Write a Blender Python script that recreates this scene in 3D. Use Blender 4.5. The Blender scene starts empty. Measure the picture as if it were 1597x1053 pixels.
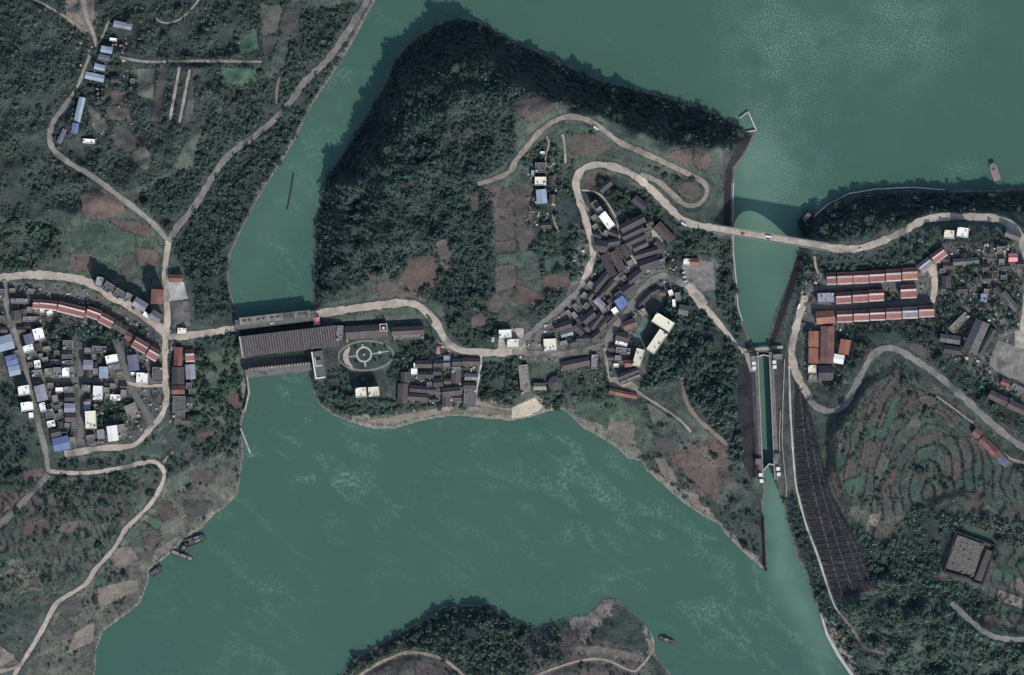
import bpy, math, random
import numpy as np
from mathutils import Vector, geometry

random.seed(7)
rng = np.random.default_rng(11)
R = math.radians

# ------------------------------------------------------------------ camera, sky, sun, exposure
S = 0.8                       # metres per photograph pixel
CX, CY = 798.5, 526.5
CAM_H = 12000.0
scene = bpy.context.scene
col = scene.collection

cam_d = bpy.data.cameras.new('camera')
cam = bpy.data.objects.new('camera', cam_d)
col.objects.link(cam)
cam.location = (0, 0, CAM_H + 22.0)
cam.rotation_euler = (0, 0, 0)
cam_d.sensor_width = 36.0
cam_d.sensor_fit = 'HORIZONTAL'
cam_d.lens = 36.0 * CAM_H / (1597 * S)
cam_d.clip_start = 500.0
cam_d.clip_end = 40000.0
scene.camera = cam

SUN_AZ, SUN_EL = R(157), R(33)
world = bpy.data.worlds.new('World')
scene.world = world
world.use_nodes = True
wn = world.node_tree.nodes
sky = wn.new('ShaderNodeTexSky')
sky.sky_type = 'NISHITA'
sky.sun_disc = False
sky.sun_elevation = SUN_EL
sky.sun_rotation = SUN_AZ
sky.dust_density = 1.0
world.node_tree.links.new(sky.outputs[0], wn['Background'].inputs[0])
wn['Background'].inputs[1].default_value = 0.15

sun_d = bpy.data.lights.new('sun', 'SUN')
sun_d.energy = 3.8
sun_d.angle = R(0.5)
sun_d.color = (1.0, 0.96, 0.92)
sun = bpy.data.objects.new('sun', sun_d)
col.objects.link(sun)
sdir = Vector((math.sin(SUN_AZ) * math.cos(SUN_EL), math.cos(SUN_AZ) * math.cos(SUN_EL), math.sin(SUN_EL)))
sun.rotation_euler = (-sdir).to_track_quat('-Z', 'Y').to_euler()
sun.location = sdir * 3000

scene.view_settings.view_transform = 'Standard'
scene.view_settings.look = 'None'
scene.view_settings.gamma = 1.0
scene.view_settings.exposure = 0.17
scene.view_settings.use_curve_mapping = False

# ------------------------------------------------------------------ helpers
def wx(u): return (u - CX) * S
def wy(v): return (CY - v) * S

def link(o, parent=None):
    col.objects.link(o)
    if parent is not None:
        o.parent = parent
    return o

def tag(o, label=None, cat=None, group=None, kind=None):
    if label: o['label'] = label
    if cat: o['category'] = cat
    if group: o['group'] = group
    if kind: o['kind'] = kind
    return o

def empty(name, loc, rz=0.0, label=None, cat=None, group=None):
    o = bpy.data.objects.new(name, None)
    o.empty_display_size = 2
    o.location = loc
    o.rotation_euler = (0, 0, rz)
    link(o)
    return tag(o, label, cat, group)

def mesh_obj(name, verts, faces, m, parent=None, smooth=False):
    me = bpy.data.meshes.new(name)
    me.from_pydata([tuple(v) for v in verts], [], faces)
    me.materials.append(m)
    if smooth:
        me.polygons.foreach_set('use_smooth', [True] * len(me.polygons))
    me.update()
    return link(bpy.data.objects.new(name, me), parent)

def box_vf(x0, x1, y0, y1, z0, z1):
    v = [(x0, y0, z0), (x1, y0, z0), (x1, y1, z0), (x0, y1, z0), (x0, y0, z1), (x1, y0, z1), (x1, y1, z1), (x0, y1, z1)]
    f = [(0, 3, 2, 1), (4, 5, 6, 7), (0, 1, 5, 4), (1, 2, 6, 5), (2, 3, 7, 6), (3, 0, 4, 7)]
    return v, f

class MB:
    def __init__(s): s.v = []; s.f = []
    def add(s, v, f):
        b = len(s.v); s.v += list(v); s.f += [tuple(i + b for i in q) for q in f]; return s
    def box(s, x0, x1, y0, y1, z0, z1): return s.add(*box_vf(x0, x1, y0, y1, z0, z1))
    def prism(s, poly, z0, z1):
        n = len(poly)
        a = sum(poly[i][0] * poly[(i + 1) % n][1] - poly[(i + 1) % n][0] * poly[i][1] for i in range(n))
        if a < 0: poly = poly[::-1]
        v = [(p[0], p[1], z0) for p in poly] + [(p[0], p[1], z1) for p in poly]
        f = [tuple(range(n))[::-1], tuple(range(n, 2 * n))] + [(i, (i + 1) % n, n + (i + 1) % n, n + i) for i in range(n)]
        return s.add(v, f)
    def cyl(s, x, y, z0, z1, r, n=12, r1=None):
        r1 = r if r1 is None else r1
        v = [(x + r * math.cos(2 * math.pi * i / n), y + r * math.sin(2 * math.pi * i / n), z0) for i in range(n)]
        v += [(x + r1 * math.cos(2 * math.pi * i / n), y + r1 * math.sin(2 * math.pi * i / n), z1) for i in range(n)]
        f = [tuple(range(n))[::-1], tuple(range(n, 2 * n))] + [(i, (i + 1) % n, n + (i + 1) % n, n + i) for i in range(n)]
        return s.add(v, f)
    def build(s, name, m, parent=None, smooth=False): return mesh_obj(name, s.v, s.f, m, parent, smooth)

def prism_px(name, poly, z0, z1, m, parent=None):
    o = parent.location if parent is not None else Vector((0, 0, 0))
    mb = MB().prism([(wx(p[0]) - o.x, wy(p[1]) - o.y) for p in poly], z0 - o.z, z1 - o.z)
    return mb.build(name, m, parent)

# ---- materials
MATS = {}
def mat(key, c, var=0.25, scale=0.35, rough=0.85, objvar=0.12, stain=None, wave=None, attr=False, bump=0.0, spec=0.3):
    if key in MATS: return MATS[key]
    m = bpy.data.materials.new(key); m.use_nodes = True
    nt = m.node_tree; n = nt.nodes; L = nt.links
    b = n['Principled BSDF']
    b.inputs['Roughness'].default_value = rough
    b.inputs['Specular IOR Level'].default_value = spec
    tc = n.new('ShaderNodeTexCoord')
    src = tc.outputs['Object']
    if attr:
        a = n.new('ShaderNodeAttribute'); a.attribute_name = 'Col'; cur = a.outputs['Color']
    else:
        rgb = n.new('ShaderNodeRGB'); rgb.outputs[0].default_value = (*c, 1); cur = rgb.outputs[0]
    def mult(cur, fac_out, lo, hi):
        mr = n.new('ShaderNodeMapRange'); mr.inputs['To Min'].default_value = lo; mr.inputs['To Max'].default_value = hi
        mr.inputs['From Min'].default_value = 0.25; mr.inputs['From Max'].default_value = 0.75
        L.new(fac_out, mr.inputs['Value'])
        mx = n.new('ShaderNodeVectorMath'); mx.operation = 'SCALE'
        L.new(cur, mx.inputs[0]); L.new(mr.outputs[0], mx.inputs['Scale'])
        return mx.outputs[0]
    for k, sc in enumerate((scale, scale * 4.3)):
        nz = n.new('ShaderNodeTexNoise'); nz.inputs['Scale'].default_value = sc; nz.inputs['Detail'].default_value = 5
        L.new(src, nz.inputs['Vector'])
        cur = mult(cur, nz.outputs['Fac'], 1 - var, 1 + var)
        last = nz
    if wave:
        wv = n.new('ShaderNodeTexWave'); wv.inputs['Scale'].default_value = wave[0]; wv.bands_direction = wave[1]
        wv.inputs['Distortion'].default_value = wave[3] if len(wave) > 3 else 0.6
        L.new(src, wv.inputs['Vector'])
        cur = mult(cur, wv.outputs['Fac'], 1 - wave[2], 1 + wave[2])
    if stain:
        nz = n.new('ShaderNodeTexNoise'); nz.inputs['Scale'].default_value = stain[1]; nz.inputs['Detail'].default_value = 6
        L.new(src, nz.inputs['Vector'])
        mr = n.new('ShaderNodeMapRange'); mr.inputs['From Min'].default_value = stain[2]; mr.inputs['From Max'].default_value = stain[2] + 0.12
        L.new(nz.outputs['Fac'], mr.inputs['Value'])
        mx = n.new('ShaderNodeMix'); mx.data_type = 'RGBA'
        L.new(mr.outputs[0], mx.inputs['Factor']); L.new(cur, mx.inputs['A']); mx.inputs['B'].default_value = (*stain[0], 1)
        cur = mx.outputs['Result']
    if objvar:
        oi = n.new('ShaderNodeObjectInfo')
        mr = n.new('ShaderNodeMapRange'); mr.inputs['To Min'].default_value = 1 - objvar; mr.inputs['To Max'].default_value = 1 + objvar
        L.new(oi.outputs['Random'], mr.inputs['Value'])
        mx = n.new('ShaderNodeVectorMath'); mx.operation = 'SCALE'
        L.new(cur, mx.inputs[0]); L.new(mr.outputs[0], mx.inputs['Scale']); cur = mx.outputs[0]
    L.new(cur, b.inputs['Base Color'])
    if bump:
        bp = n.new('ShaderNodeBump'); bp.inputs['Strength'].default_value = bump; bp.inputs['Distance'].default_value = 1.0
        L.new(last.outputs['Fac'], bp.inputs['Height']); L.new(bp.outputs[0], b.inputs['Normal'])
    MATS[key] = m
    return m

# surfaces
mat('ground', (0.1, 0.1, 0.08), var=0.34, scale=0.11, attr=True, objvar=0, bump=0.8)
mat('road_pale', (0.375, 0.32, 0.262), var=0.22, scale=0.05, objvar=0.06, stain=((0.16, 0.15, 0.135), 0.035, 0.55))
mat('road_grey', (0.19, 0.18, 0.158), var=0.25, scale=0.05, objvar=0.06, stain=((0.085, 0.09, 0.08), 0.035, 0.55))
mat('road_dark', (0.12, 0.118, 0.112), var=0.2, scale=0.15, objvar=0.06)
mat('beach', (0.4, 0.35, 0.27), var=0.2, scale=0.1, stain=((0.22, 0.19, 0.15), 0.1, 0.6))
mat('stone_rib', (0.04, 0.04, 0.044), var=0.5, scale=0.4, stain=((0.02, 0.02, 0.023), 0.2, 0.55))
mat('dirt', (0.25, 0.212, 0.17), var=0.28, scale=0.05, objvar=0.06, stain=((0.15, 0.14, 0.11), 0.08, 0.58))
mat('red_dirt', (0.15, 0.115, 0.094), var=0.25, scale=0.15)
mat('concrete', (0.3, 0.275, 0.235), var=0.22, scale=0.12, stain=((0.14, 0.13, 0.11), 0.1, 0.58))
mat('concrete_dark', (0.13, 0.125, 0.12), var=0.25, scale=0.15, stain=((0.06, 0.06, 0.055), 0.1, 0.6))
mat('concrete_pale', (0.42, 0.4, 0.36), var=0.15, scale=0.2, stain=((0.25, 0.24, 0.2), 0.1, 0.6))
mat('stone_dark', (0.023, 0.023, 0.027), var=0.5, scale=0.5, bump=0.9, stain=((0.05, 0.052, 0.05), 0.12, 0.6))
mat('berm', (0.062, 0.062, 0.066), var=0.6, scale=0.4, objvar=0.1, stain=((0.025, 0.025, 0.029), 0.16, 0.5))
mat('white_paint', (0.66, 0.66, 0.62), var=0.06, scale=0.2, objvar=0.05)
mat('lawn', (0.04, 0.062, 0.048), var=0.4, scale=0.1, bump=0.4)
mat('tennis', (0.085, 0.13, 0.125), var=0.2, scale=0.1, stain=((0.07, 0.08, 0.08), 0.06, 0.58))
# fields
FC = {'b': (0.076, 0.067, 0.06), 'r': (0.094, 0.071, 0.062), 'd': (0.058, 0.058, 0.055), 't': (0.155, 0.136, 0.115),
      'g': (0.052, 0.08, 0.062), 'G': (0.046, 0.086, 0.06), 'o': (0.085, 0.09, 0.075)}
for k, c in FC.items():
    mat('soil_' + k, c, var=0.24, scale=0.12, objvar=0.16, wave=(0.22, 'DIAGONAL', 0.14, 1.5), stain=((0.05, 0.062, 0.048), 0.07, 0.68), bump=0.5)
# roofs and walls
def roof(k, c, **kw): mat('roof_' + k, c, **{**dict(var=0.22, scale=0.25, objvar=0.14), **kw})
roof('tile', (0.056, 0.052, 0.056), wave=(0.9, 'X', 0.16), stain=((0.1, 0.1, 0.09), 0.2, 0.62))
roof('brown', (0.085, 0.068, 0.066), wave=(0.9, 'X', 0.14), stain=((0.05, 0.05, 0.05), 0.2, 0.6))
roof('grey', (0.17, 0.165, 0.175), stain=((0.08, 0.078, 0.08), 0.2, 0.58))
roof('tan', (0.2, 0.178, 0.15), stain=((0.09, 0.085, 0.075), 0.2, 0.56))
roof('slate', (0.105, 0.103, 0.105), stain=((0.05, 0.05, 0.05), 0.2, 0.58))
roof('lilac', (0.23, 0.225, 0.265), wave=(0.7, 'X', 0.08))
roof('white', (0.78, 0.765, 0.7), var=0.06, wave=(0.7, 'X', 0.05), stain=((0.5, 0.47, 0.41), 0.15, 0.64), rough=0.55)
roof('cream', (0.66, 0.62, 0.49), var=0.08, stain=((0.42, 0.39, 0.3), 0.15, 0.62))
roof('blue', (0.125, 0.165, 0.31), var=0.1, wave=(0.7, 'X', 0.08), rough=0.5, stain=((0.22, 0.25, 0.36), 0.1, 0.6))
roof('paleblue', (0.26, 0.31, 0.375), var=0.1, wave=(0.7, 'X', 0.08), rough=0.5)
roof('purple', (0.125, 0.125, 0.175), var=0.12)
roof('red', (0.19, 0.082, 0.07), objvar=0.3, wave=(1.2, 'X', 0.1), stain=((0.13, 0.07, 0.065), 0.2, 0.6))
roof('orange', (0.26, 0.115, 0.08), wave=(0.9, 'X', 0.12), stain=((0.17, 0.09, 0.07), 0.2, 0.6))
roof('rust', (0.145, 0.078, 0.068), wave=(0.9, 'X', 0.12), stain=((0.09, 0.06, 0.055), 0.15, 0.55))
roof('pink', (0.55, 0.2, 0.2), var=0.1)
mat('trim_pale', (0.52, 0.44, 0.41), var=0.2, scale=0.3, objvar=0.25, stain=((0.25, 0.19, 0.17), 0.2, 0.6))
mat('plaza', (0.36, 0.29, 0.26), var=0.2, scale=0.3)
mat('wall', (0.36, 0.34, 0.3), var=0.2, scale=0.3, stain=((0.2, 0.19, 0.17), 0.3, 0.6))
mat('wall_dark', (0.13, 0.12, 0.11), var=0.25, scale=0.3)
mat('glass', (0.03, 0.035, 0.04), var=0.05, rough=0.15, spec=0.5)
mat('metal_dark', (0.05, 0.05, 0.052), var=0.2, rough=0.6)
mat('bark', (0.06, 0.045, 0.035), var=0.25, scale=1.0)
mat('leaf_dark', (0.034, 0.052, 0.038), attr=True, var=0.12, scale=0.6, objvar=0.22, rough=0.9, spec=0.15)
mat('rubble', (0.135, 0.122, 0.108), var=0.45, scale=0.35, bump=0.6, stain=((0.09, 0.085, 0.075), 0.3, 0.55))
mat('hull_dark', (0.035, 0.034, 0.04), var=0.3)
mat('hull_pink', (0.26, 0.19, 0.175), var=0.2, scale=0.3)
mat('deck_grey', (0.085, 0.08, 0.085), var=0.25, scale=0.4)
mat('car_red', (0.35, 0.04, 0.035), var=0.03, rough=0.35, spec=0.5)
mat('car_white', (0.7, 0.7, 0.7), var=0.03, rough=0.35, spec=0.5)
mat('car_dark', (0.03, 0.03, 0.035), var=0.03, rough=0.35, spec=0.5)
mat('tyre', (0.02, 0.02, 0.02), var=0.1)
# ------------------------------------------------------------------ layout of the place (map units, 0.8 m each)
# shorelines
SH_W_UP = [(600, -25), (585, 0), (570, 27), (547, 70), (523, 108), (480, 173), (463, 213), (427, 270), (400, 313), (380, 351), (358, 398), (355, 437), (363, 468), (371, 492), (374, 530), (382, 560)]
SH_W_DN = [(382, 560), (386, 590), (388, 614), (380, 645), (374, 668), (380, 700), (377, 722), (370, 772), (352, 790), (333, 802), (313, 825), (283, 845), (263, 865), (233, 889), (230, 909), (217, 942), (187, 965), (160, 985), (150, 1012), (147, 1053), (140, 1120)]
SH_C = [(487, 560), (489, 480), (490, 351), (495, 327), (503, 283), (527, 247), (547, 217), (573, 173), (600, 127), (613, 93), (640, 63), (673, 40), (700, 28), (733, 27), (763, 40), (800, 63), (850, 83), (900, 108), (940, 125), (1000, 140), (1050, 153), (1100, 170), (1127, 180), (1150, 193), (1163, 205), (1180, 205), (1173, 222), (1158, 243), (1148, 263), (1143, 300), (1143, 374), (1147, 434), (1150, 478), (1160, 505), (1172, 535), (1178, 548)]
SH_C_S = [(487, 560), (484, 584), (487, 608), (497, 631), (520, 648), (553, 661), (580, 668), (617, 668), (650, 658), (683, 651), (717, 648), (760, 653), (797, 656), (827, 651), (857, 641), (877, 638), (893, 651), (910, 668), (940, 684), (967, 702), (980, 715), (1000, 719), (1010, 735), (1033, 755), (1067, 785), (1097, 805), (1123, 819), (1133, 835), (1160, 862), (1187, 885), (1194, 889), (1191, 850), (1190, 800), (1194, 765), (1193, 742)]
SH_E_UP = [(1198, 548), (1200, 520), (1210, 484), (1227, 448), (1247, 391), (1250, 365), (1245, 345), (1262, 330), (1275, 332), (1290, 318), (1324, 301), (1364, 294), (1424, 291), (1474, 295), (1557, 296), (1597, 293), (1680, 288)]
SH_E_DN = [(1208, 742), (1214, 762), (1224, 789), (1234, 835), (1244, 869), (1260, 902), (1277, 955), (1290, 992), (1310, 1025), (1334, 1053), (1370, 1110)]
SH_S = [(470, 1120), (530, 1053), (537, 1042), (567, 1017), (607, 997), (633, 981), (667, 964), (690, 946), (717, 944), (763, 942), (783, 959), (800, 969), (827, 975), (853, 977), (877, 965), (913, 960), (927, 949), (940, 935), (960, 935), (987, 955), (1013, 982), (1020, 1002), (1023, 1025), (1047, 1052), (1100, 1120)]
FAR = 5000
LAND = [
    [(700, -FAR)] + SH_W_UP + SH_W_DN[1:] + [(60, FAR), (-FAR, FAR), (-FAR, -FAR)],
    SH_C + [(1198, 548), (1208, 742)] + SH_C_S[::-1],
    SH_E_UP + [(FAR, 250), (FAR, FAR), (2200, FAR)] + SH_E_DN[::-1],
    SH_S + [(1500, FAR), (200, FAR)],
]
CHAMBER = [(1182.5, 552), (1199.5, 552), (1208, 745), (1191, 745)]

# spot heights (metres)
SPOT = [(-60, -60, 66), (0, 0, 62), (150, 60, 48), (0, 150, 60), (0, 250, 52), (80, 230, 40), (250, 120, 44), (300, 200, 38), (420, 100, 35), (470, 110, 24), (430, 187, 19), (533, 63, 17), (572, 0, 17), (300, 300, 25), (350, 260, 20), (263, 375, 21), (330, 400, 17), (260, 520, 20), (150, 400, 27), (0, 380, 34), (100, 430, 25), (60, 600, 20), (150, 560, 20), (200, 680, 17), (75, 735, 16), (250, 730, 14), (150, 890, 9), (35, 1030, 8), (0, 850, 28), (80, 800, 18), (330, 700, 10), (330, 610, 12), (330, 770, 6), (345, 517, 20), (-60, 1100, 20), (-60, 600, 28), (240, 30, 46), (360, 30, 40), (460, 20, 30),
        (527, 317, 36), (560, 277, 45), (600, 217, 51), (630, 140, 53), (717, 97, 60), (752, 93, 60), (800, 131, 63), (867, 160, 65), (933, 180, 65), (1000, 207, 64), (1050, 226, 61), (1117, 229, 50), (1148, 226, 30), (680, 200, 52), (700, 300, 48), (640, 350, 45), (600, 400, 37), (560, 430, 31), (520, 440, 24), (500, 485, 20), (650, 475, 20), (720, 548, 20), (800, 549, 20), (943, 538, 20), (1000, 455, 24), (1065, 440, 27), (1158, 545, 14), (830, 518, 21), (900, 455, 25), (925, 385, 29), (910, 330, 31), (900, 280, 33), (935, 258, 35), (1000, 285, 37), (1060, 340, 39), (1115, 357, 40), (745, 287, 42), (800, 255, 45), (850, 200, 49), (890, 183, 50), (960, 220, 48), (1060, 265, 45), (1100, 290, 42), (1080, 322, 40.5), (1035, 295, 39), (850, 300, 38), (800, 420, 30), (700, 430, 32), (760, 500, 23), (850, 400, 30),
        (980, 380, 30), (1030, 380, 30), (960, 460, 24), (560, 550, 12), (640, 550, 12), (690, 600, 12), (740, 620, 7), (560, 640, 6), (780, 600, 10), (840, 600, 9), (900, 600, 9), (960, 600, 14), (1000, 690, 6), (1080, 730, 8), (1110, 690, 20), (1160, 760, 7), (1130, 400, 24), (1115, 460, 22), (1080, 640, 30), (1130, 560, 22), (1060, 560, 27), (1020, 600, 20), (1150, 650, 13), (1160, 600, 12), (1175, 700, 12), (1215, 600, 12), (1215, 700, 12), (1215, 750, 10), (1150, 820, 4), (1120, 770, 8),
        (1245, 550, 15), (1240, 520, 15), (1248, 480, 17), (1262, 450, 22), (1300, 388, 40), (1270, 380, 38), (1340, 388, 40), (1400, 365, 41), (1450, 340, 43), (1550, 340, 44), (1597, 380, 45), (1380, 345, 41), (1330, 350, 38), (1360, 410, 33), (1360, 430, 30), (1360, 477, 25), (1360, 505, 24), (1457, 450, 30), (1290, 530, 18), (1290, 640, 22), (1335, 600, 25), (1380, 543, 30), (1470, 590, 34), (1540, 655, 36), (1600, 702, 37), (1400, 640, 34), (1360, 690, 28), (1310, 720, 21), (1270, 680, 18), (1285, 780, 17), (1330, 900, 15), (1235, 650, 12.5), (1240, 740, 12), (1258, 820, 9), (1280, 870, 9), (1440, 760, 25), (1420, 700, 30), (1510, 870, 30), (1597, 900, 34), (1400, 950, 18), (1310, 960, 10), (1597, 1053, 28), (1540, 560, 36), (1500, 480, 37), (1597, 560, 38), (1560, 780, 34), (1480, 940, 26), (1660, 700, 42), (1660, 1100, 36), (1660, 400, 48), (1420, 840, 20), (1470, 820, 27),
        (700, 985, 17), (760, 975, 16), (740, 1030, 20), (640, 1025, 13), (850, 1020, 13), (950, 985, 8), (990, 1030, 6), (600, 1040, 10), (850, 1120, 20)]

# roads: (name, material, width, points)
ROADS = [
    ('road', 'road_grey', 10, [(590, -40), (572, 0), (553, 32), (533, 63), (507, 97), (473, 130), (450, 163), (427, 187), (400, 210), (367, 233), (347, 253), (327, 283), (300, 327), (277, 353), (263, 377)]),
    ('road', 'road_grey', 8, [(263, 377), (240, 350), (195, 313), (147, 277), (113, 257), (88, 238), (79, 218), (84, 192), (99, 171), (110, 155)]),
    ('lane', 'dirt', 5, [(110, 155), (125, 130), (133, 108), (142, 87)]),
    ('track', 'dirt', 6, [(152, 74), (146, 50), (136, 25), (126, -30)]),
    ('track', 'dirt', 4, [(152, 73), (161, 58), (172, 33)]),
    ('track', 'dirt', 3, [(143, 52), (120, 40), (95, 22), (55, 0), (20, -20)]),
    ('track', 'dirt', 3, [(312, 0), (295, 20), (278, 33), (258, 37), (243, 30)]),
    ('lane', 'road_grey', 4, [(188, 90), (225, 97), (270, 97), (312, 96), (410, 97)]),
    ('concrete_strip', 'concrete', 4.2, [(281, 106), (266, 187)]),
    ('concrete_strip', 'concrete', 4.2, [(297, 110), (281, 191)]),
    ('track', 'red_dirt', 4, [(436, 120), (432, 140), (431, 163)]),
    ('road', 'road_pale', 9, [(263, 377), (258, 410), (258, 440), (260, 470), (261, 500), (258, 520), (257, 560), (258, 600), (260, 621), (252, 648), (236, 666), (215, 690), (195, 697), (160, 699), (128, 704), (100, 708)]),
    ('street', 'road_pale', 13, [(262, 522), (245, 508), (225, 494), (200, 476), (170, 459), (150, 446), (120, 435), (80, 430), (40, 429), (0, 434), (-40, 440)]),
    ('lane', 'road_grey', 8, [(8, 440), (10, 470), (18, 500), (28, 530), (35, 555), (42, 585), (47, 610), (55, 640), (62, 670), (70, 700), (75, 737)]),
    ('lane', 'road_pale', 6.5, [(75, 735), (120, 738), (160, 735), (200, 727), (235, 720), (250, 727), (256, 740), (250, 760), (235, 785), (215, 806), (195, 826), (181, 850), (166, 869), (148, 888), (132, 912), (100, 932), (85, 945), (70, 973), (55, 1000), (35, 1032), (10, 1070)]),
    ('lane', 'dirt', 4, [(254, 722), (262, 712), (270, 705)]),
    ('lane', 'dirt', 6, [(35, 1035), (12, 1045), (-30, 1050)]),
    ('lane', 'road_grey', 9, [(75, 740), (50, 768), (20, 800), (-20, 836)]),
    ('lane', 'road_dark', 8, [(125, 540), (125, 590), (126, 640), (124, 690)]),
    ('lane', 'road_dark', 8, [(182, 536), (192, 560), (198, 590), (212, 617), (228, 645), (238, 664)]),
    ('lane', 'road_dark', 8, [(60, 590), (95, 592), (125, 592), (160, 593), (196, 594)]),
    ('lane', 'road_pale', 5, [(198, 597), (225, 602), (256, 601)]),
    ('road', 'road_pale', 11, [(262, 525), (285, 524), (310, 521), (340, 517), (372, 511)]),
    ('road', 'road_pale', 12, [(488, 492), (505, 488), (520, 486), (560, 480), (610, 474), (640, 473), (660, 482), (680, 505), (695, 530), (715, 545), (740, 549), (770, 550), (800, 549)]),
    ('street', 'road_grey', 9, [(800, 549), (850, 552), (880, 551), (905, 547), (943, 538)]),
    ('street', 'road_grey', 10, [(943, 540), (955, 515), (975, 490), (990, 469), (1002, 451), (1016, 437), (1035, 430), (1055, 437), (1072, 448)]),
    ('street', 'road_pale', 16, [(1070, 446), (1085, 460), (1098, 478)]),
    ('street', 'road_pale', 8, [(1096, 475), (1120, 503), (1140, 527), (1152, 544), (1160, 547)]),
    ('road', 'road_grey', 9, [(808, 545), (815, 532), (830, 518), (850, 500), (880, 475), (900, 455), (911, 437)]),
    ('road', 'road_pale', 11, [(911, 437), (921, 412), (925, 388), (918, 360), (911, 335), (904, 313), (898, 286), (908, 265), (933, 257), (967, 264), (993, 277), (1017, 297), (1040, 320), (1060, 340), (1080, 350), (1120, 357)]),
    ('road', 'dirt', 8, [(745, 287), (770, 280), (795, 268), (805, 250), (820, 232), (840, 208), (860, 192), (885, 183), (915, 188), (940, 203), (965, 222), (1000, 238), (1040, 256), (1080, 275), (1098, 286), (1102, 300), (1094, 315), (1080, 321), (1064, 317), (1045, 300), (1025, 283), (998, 273)]),
    ('road', 'road_pale', 11, [(1285, 385), (1305, 388), (1335, 388), (1365, 380), (1400, 365), (1430, 348), (1450, 341), (1490, 338), (1550, 341), (1577, 353), (1592, 372), (1600, 400), (1640, 440)]),
    ('lane', 'road_pale', 8, [(1601, 420), (1598, 470), (1592, 520)]),
    ('road', 'road_pale', 11, [(1256, 462), (1249, 485), (1241, 515), (1235, 545), (1238, 570), (1248, 595), (1262, 620)]),
    ('road', 'road_grey', 10, [(1260, 617), (1268, 630), (1280, 638), (1300, 641), (1318, 630), (1335, 600), (1345, 580), (1360, 555), (1380, 543), (1400, 546), (1425, 560), (1455, 580), (1480, 600), (1510, 627), (1540, 655), (1570, 680), (1620, 715)]),
    ('street', 'road_dark', 9, [(1255, 476), (1300, 478), (1350, 477), (1400, 474), (1450, 469)]),
    ('street', 'road_pale', 10, [(1453, 472), (1457, 450), (1455, 428), (1446, 412)]),
    ('street', 'road_dark', 7, [(1254, 466), (1265, 452), (1290, 448), (1350, 444), (1420, 438), (1450, 436)]),
    ('path', 'concrete_pale', 2.8, [(1231, 570), (1233, 640), (1236, 690), (1240, 740), (1243, 763), (1258, 820), (1275, 865), (1300, 940), (1313, 960)]),
    ('path', 'red_dirt', 4, [(1313, 960), (1332, 985), (1350, 1010), (1380, 1020)]),
    ('path', 'road_grey', 8, [(1483, 940), (1510, 965), (1535, 985), (1560, 995), (1597, 997), (1640, 996)]),
    ('path', 'dirt', 3.5, [(943, 542), (947, 570), (950, 592)]),
    ('path', 'dirt', 4, [(985, 604), (1003, 617), (1030, 634), (1060, 655), (1078, 674)]),
    ('track', 'red_dirt', 6, [(1064, 588), (1066, 610), (1073, 632), (1090, 655), (1110, 672), (1135, 695)]),
    ('track', 'dirt', 5, [(540, 1070), (580, 1041), (620, 1022), (645, 1018), (680, 1024), (700, 1034), (725, 1056)]),
    ('track', 'dirt', 4, [(820, 1060), (870, 1041), (910, 1030), (945, 1030), (985, 1047), (1000, 1040), (1015, 1022)]),
    ('track', 'dirt', 5, [(1017, 985), (1019, 1005), (1015, 1022)]),
    ('path', 'dirt', 3, [(852, 213), (856, 225), (851, 245), (852, 262)]),
    ('path', 'dirt', 3, [(877, 210), (880, 225), (882, 255)]),
    ('path', 'dirt', 3.5, [(904, 312), (912, 322), (922, 333)]),
    ('path', 'concrete', 3, [(907, 297), (925, 299), (940, 308), (955, 330), (963, 348), (966, 372), (985, 400), (998, 422)]),
    ('path', 'dirt', 3, [(740, 622), (752, 627), (780, 637), (797, 638)]),
    ('path', 'concrete_pale', 2.5, [(751, 552), (749, 575), (745, 600), (740, 622)]),
    ('path', 'dirt', 3, [(862, 335), (866, 350), (872, 362)]),
    ('path', 'road_grey', 4, [(637, 600), (638, 580), (648, 568), (665, 561), (685, 556), (705, 552)]),
    ('path', 'concrete', 2.5, [(1460, 618), (1480, 632), (1500, 647), (1520, 662)]),
    ('lane', 'dirt', 4, [(1520, 662), (1535, 680), (1555, 700), (1575, 715), (1597, 722)]),
    ('berm', 'berm', 2.4, [(1246, 600), (1251, 640), (1256, 690), (1268, 760), (1286, 830), (1314, 930)]),
    ('berm', 'berm', 1.9, [(1259, 650), (1266, 690), (1281, 760), (1304, 840), (1332, 926)]),
    ('berm', 'berm', 1.9, [(1275, 710), (1290, 765), (1318, 835), (1350, 922)]),
    ('berm', 'berm', 1.7, [(1300, 790), (1330, 845), (1362, 918)]),
    ('path', 'dirt', 4, [(1270, 400), (1272, 415), (1276, 428)]),
]

_le = [(585, 1240), (690, 1239), (763, 1246), (820, 1262), (862, 1278), (926, 1300)]
_re = [(585, 1242), (610, 1253), (645, 1265), (700, 1278), (770, 1297), (850, 1342), (915, 1368)]
for _v in range(650, 918, 9):
    _l = np.interp(_v, [p[0] for p in _le], [p[1] for p in _le]); _r = np.interp(_v - 5, [p[0] for p in _re], [p[1] for p in _re])
    ROADS.append(('stone_rib', 'stone_rib', 1.5, [(float(_l) + 2, _v + 2), (float(_l + _r) / 2, _v - 1), (float(_r) - 1.5, _v - 5)]))
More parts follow.
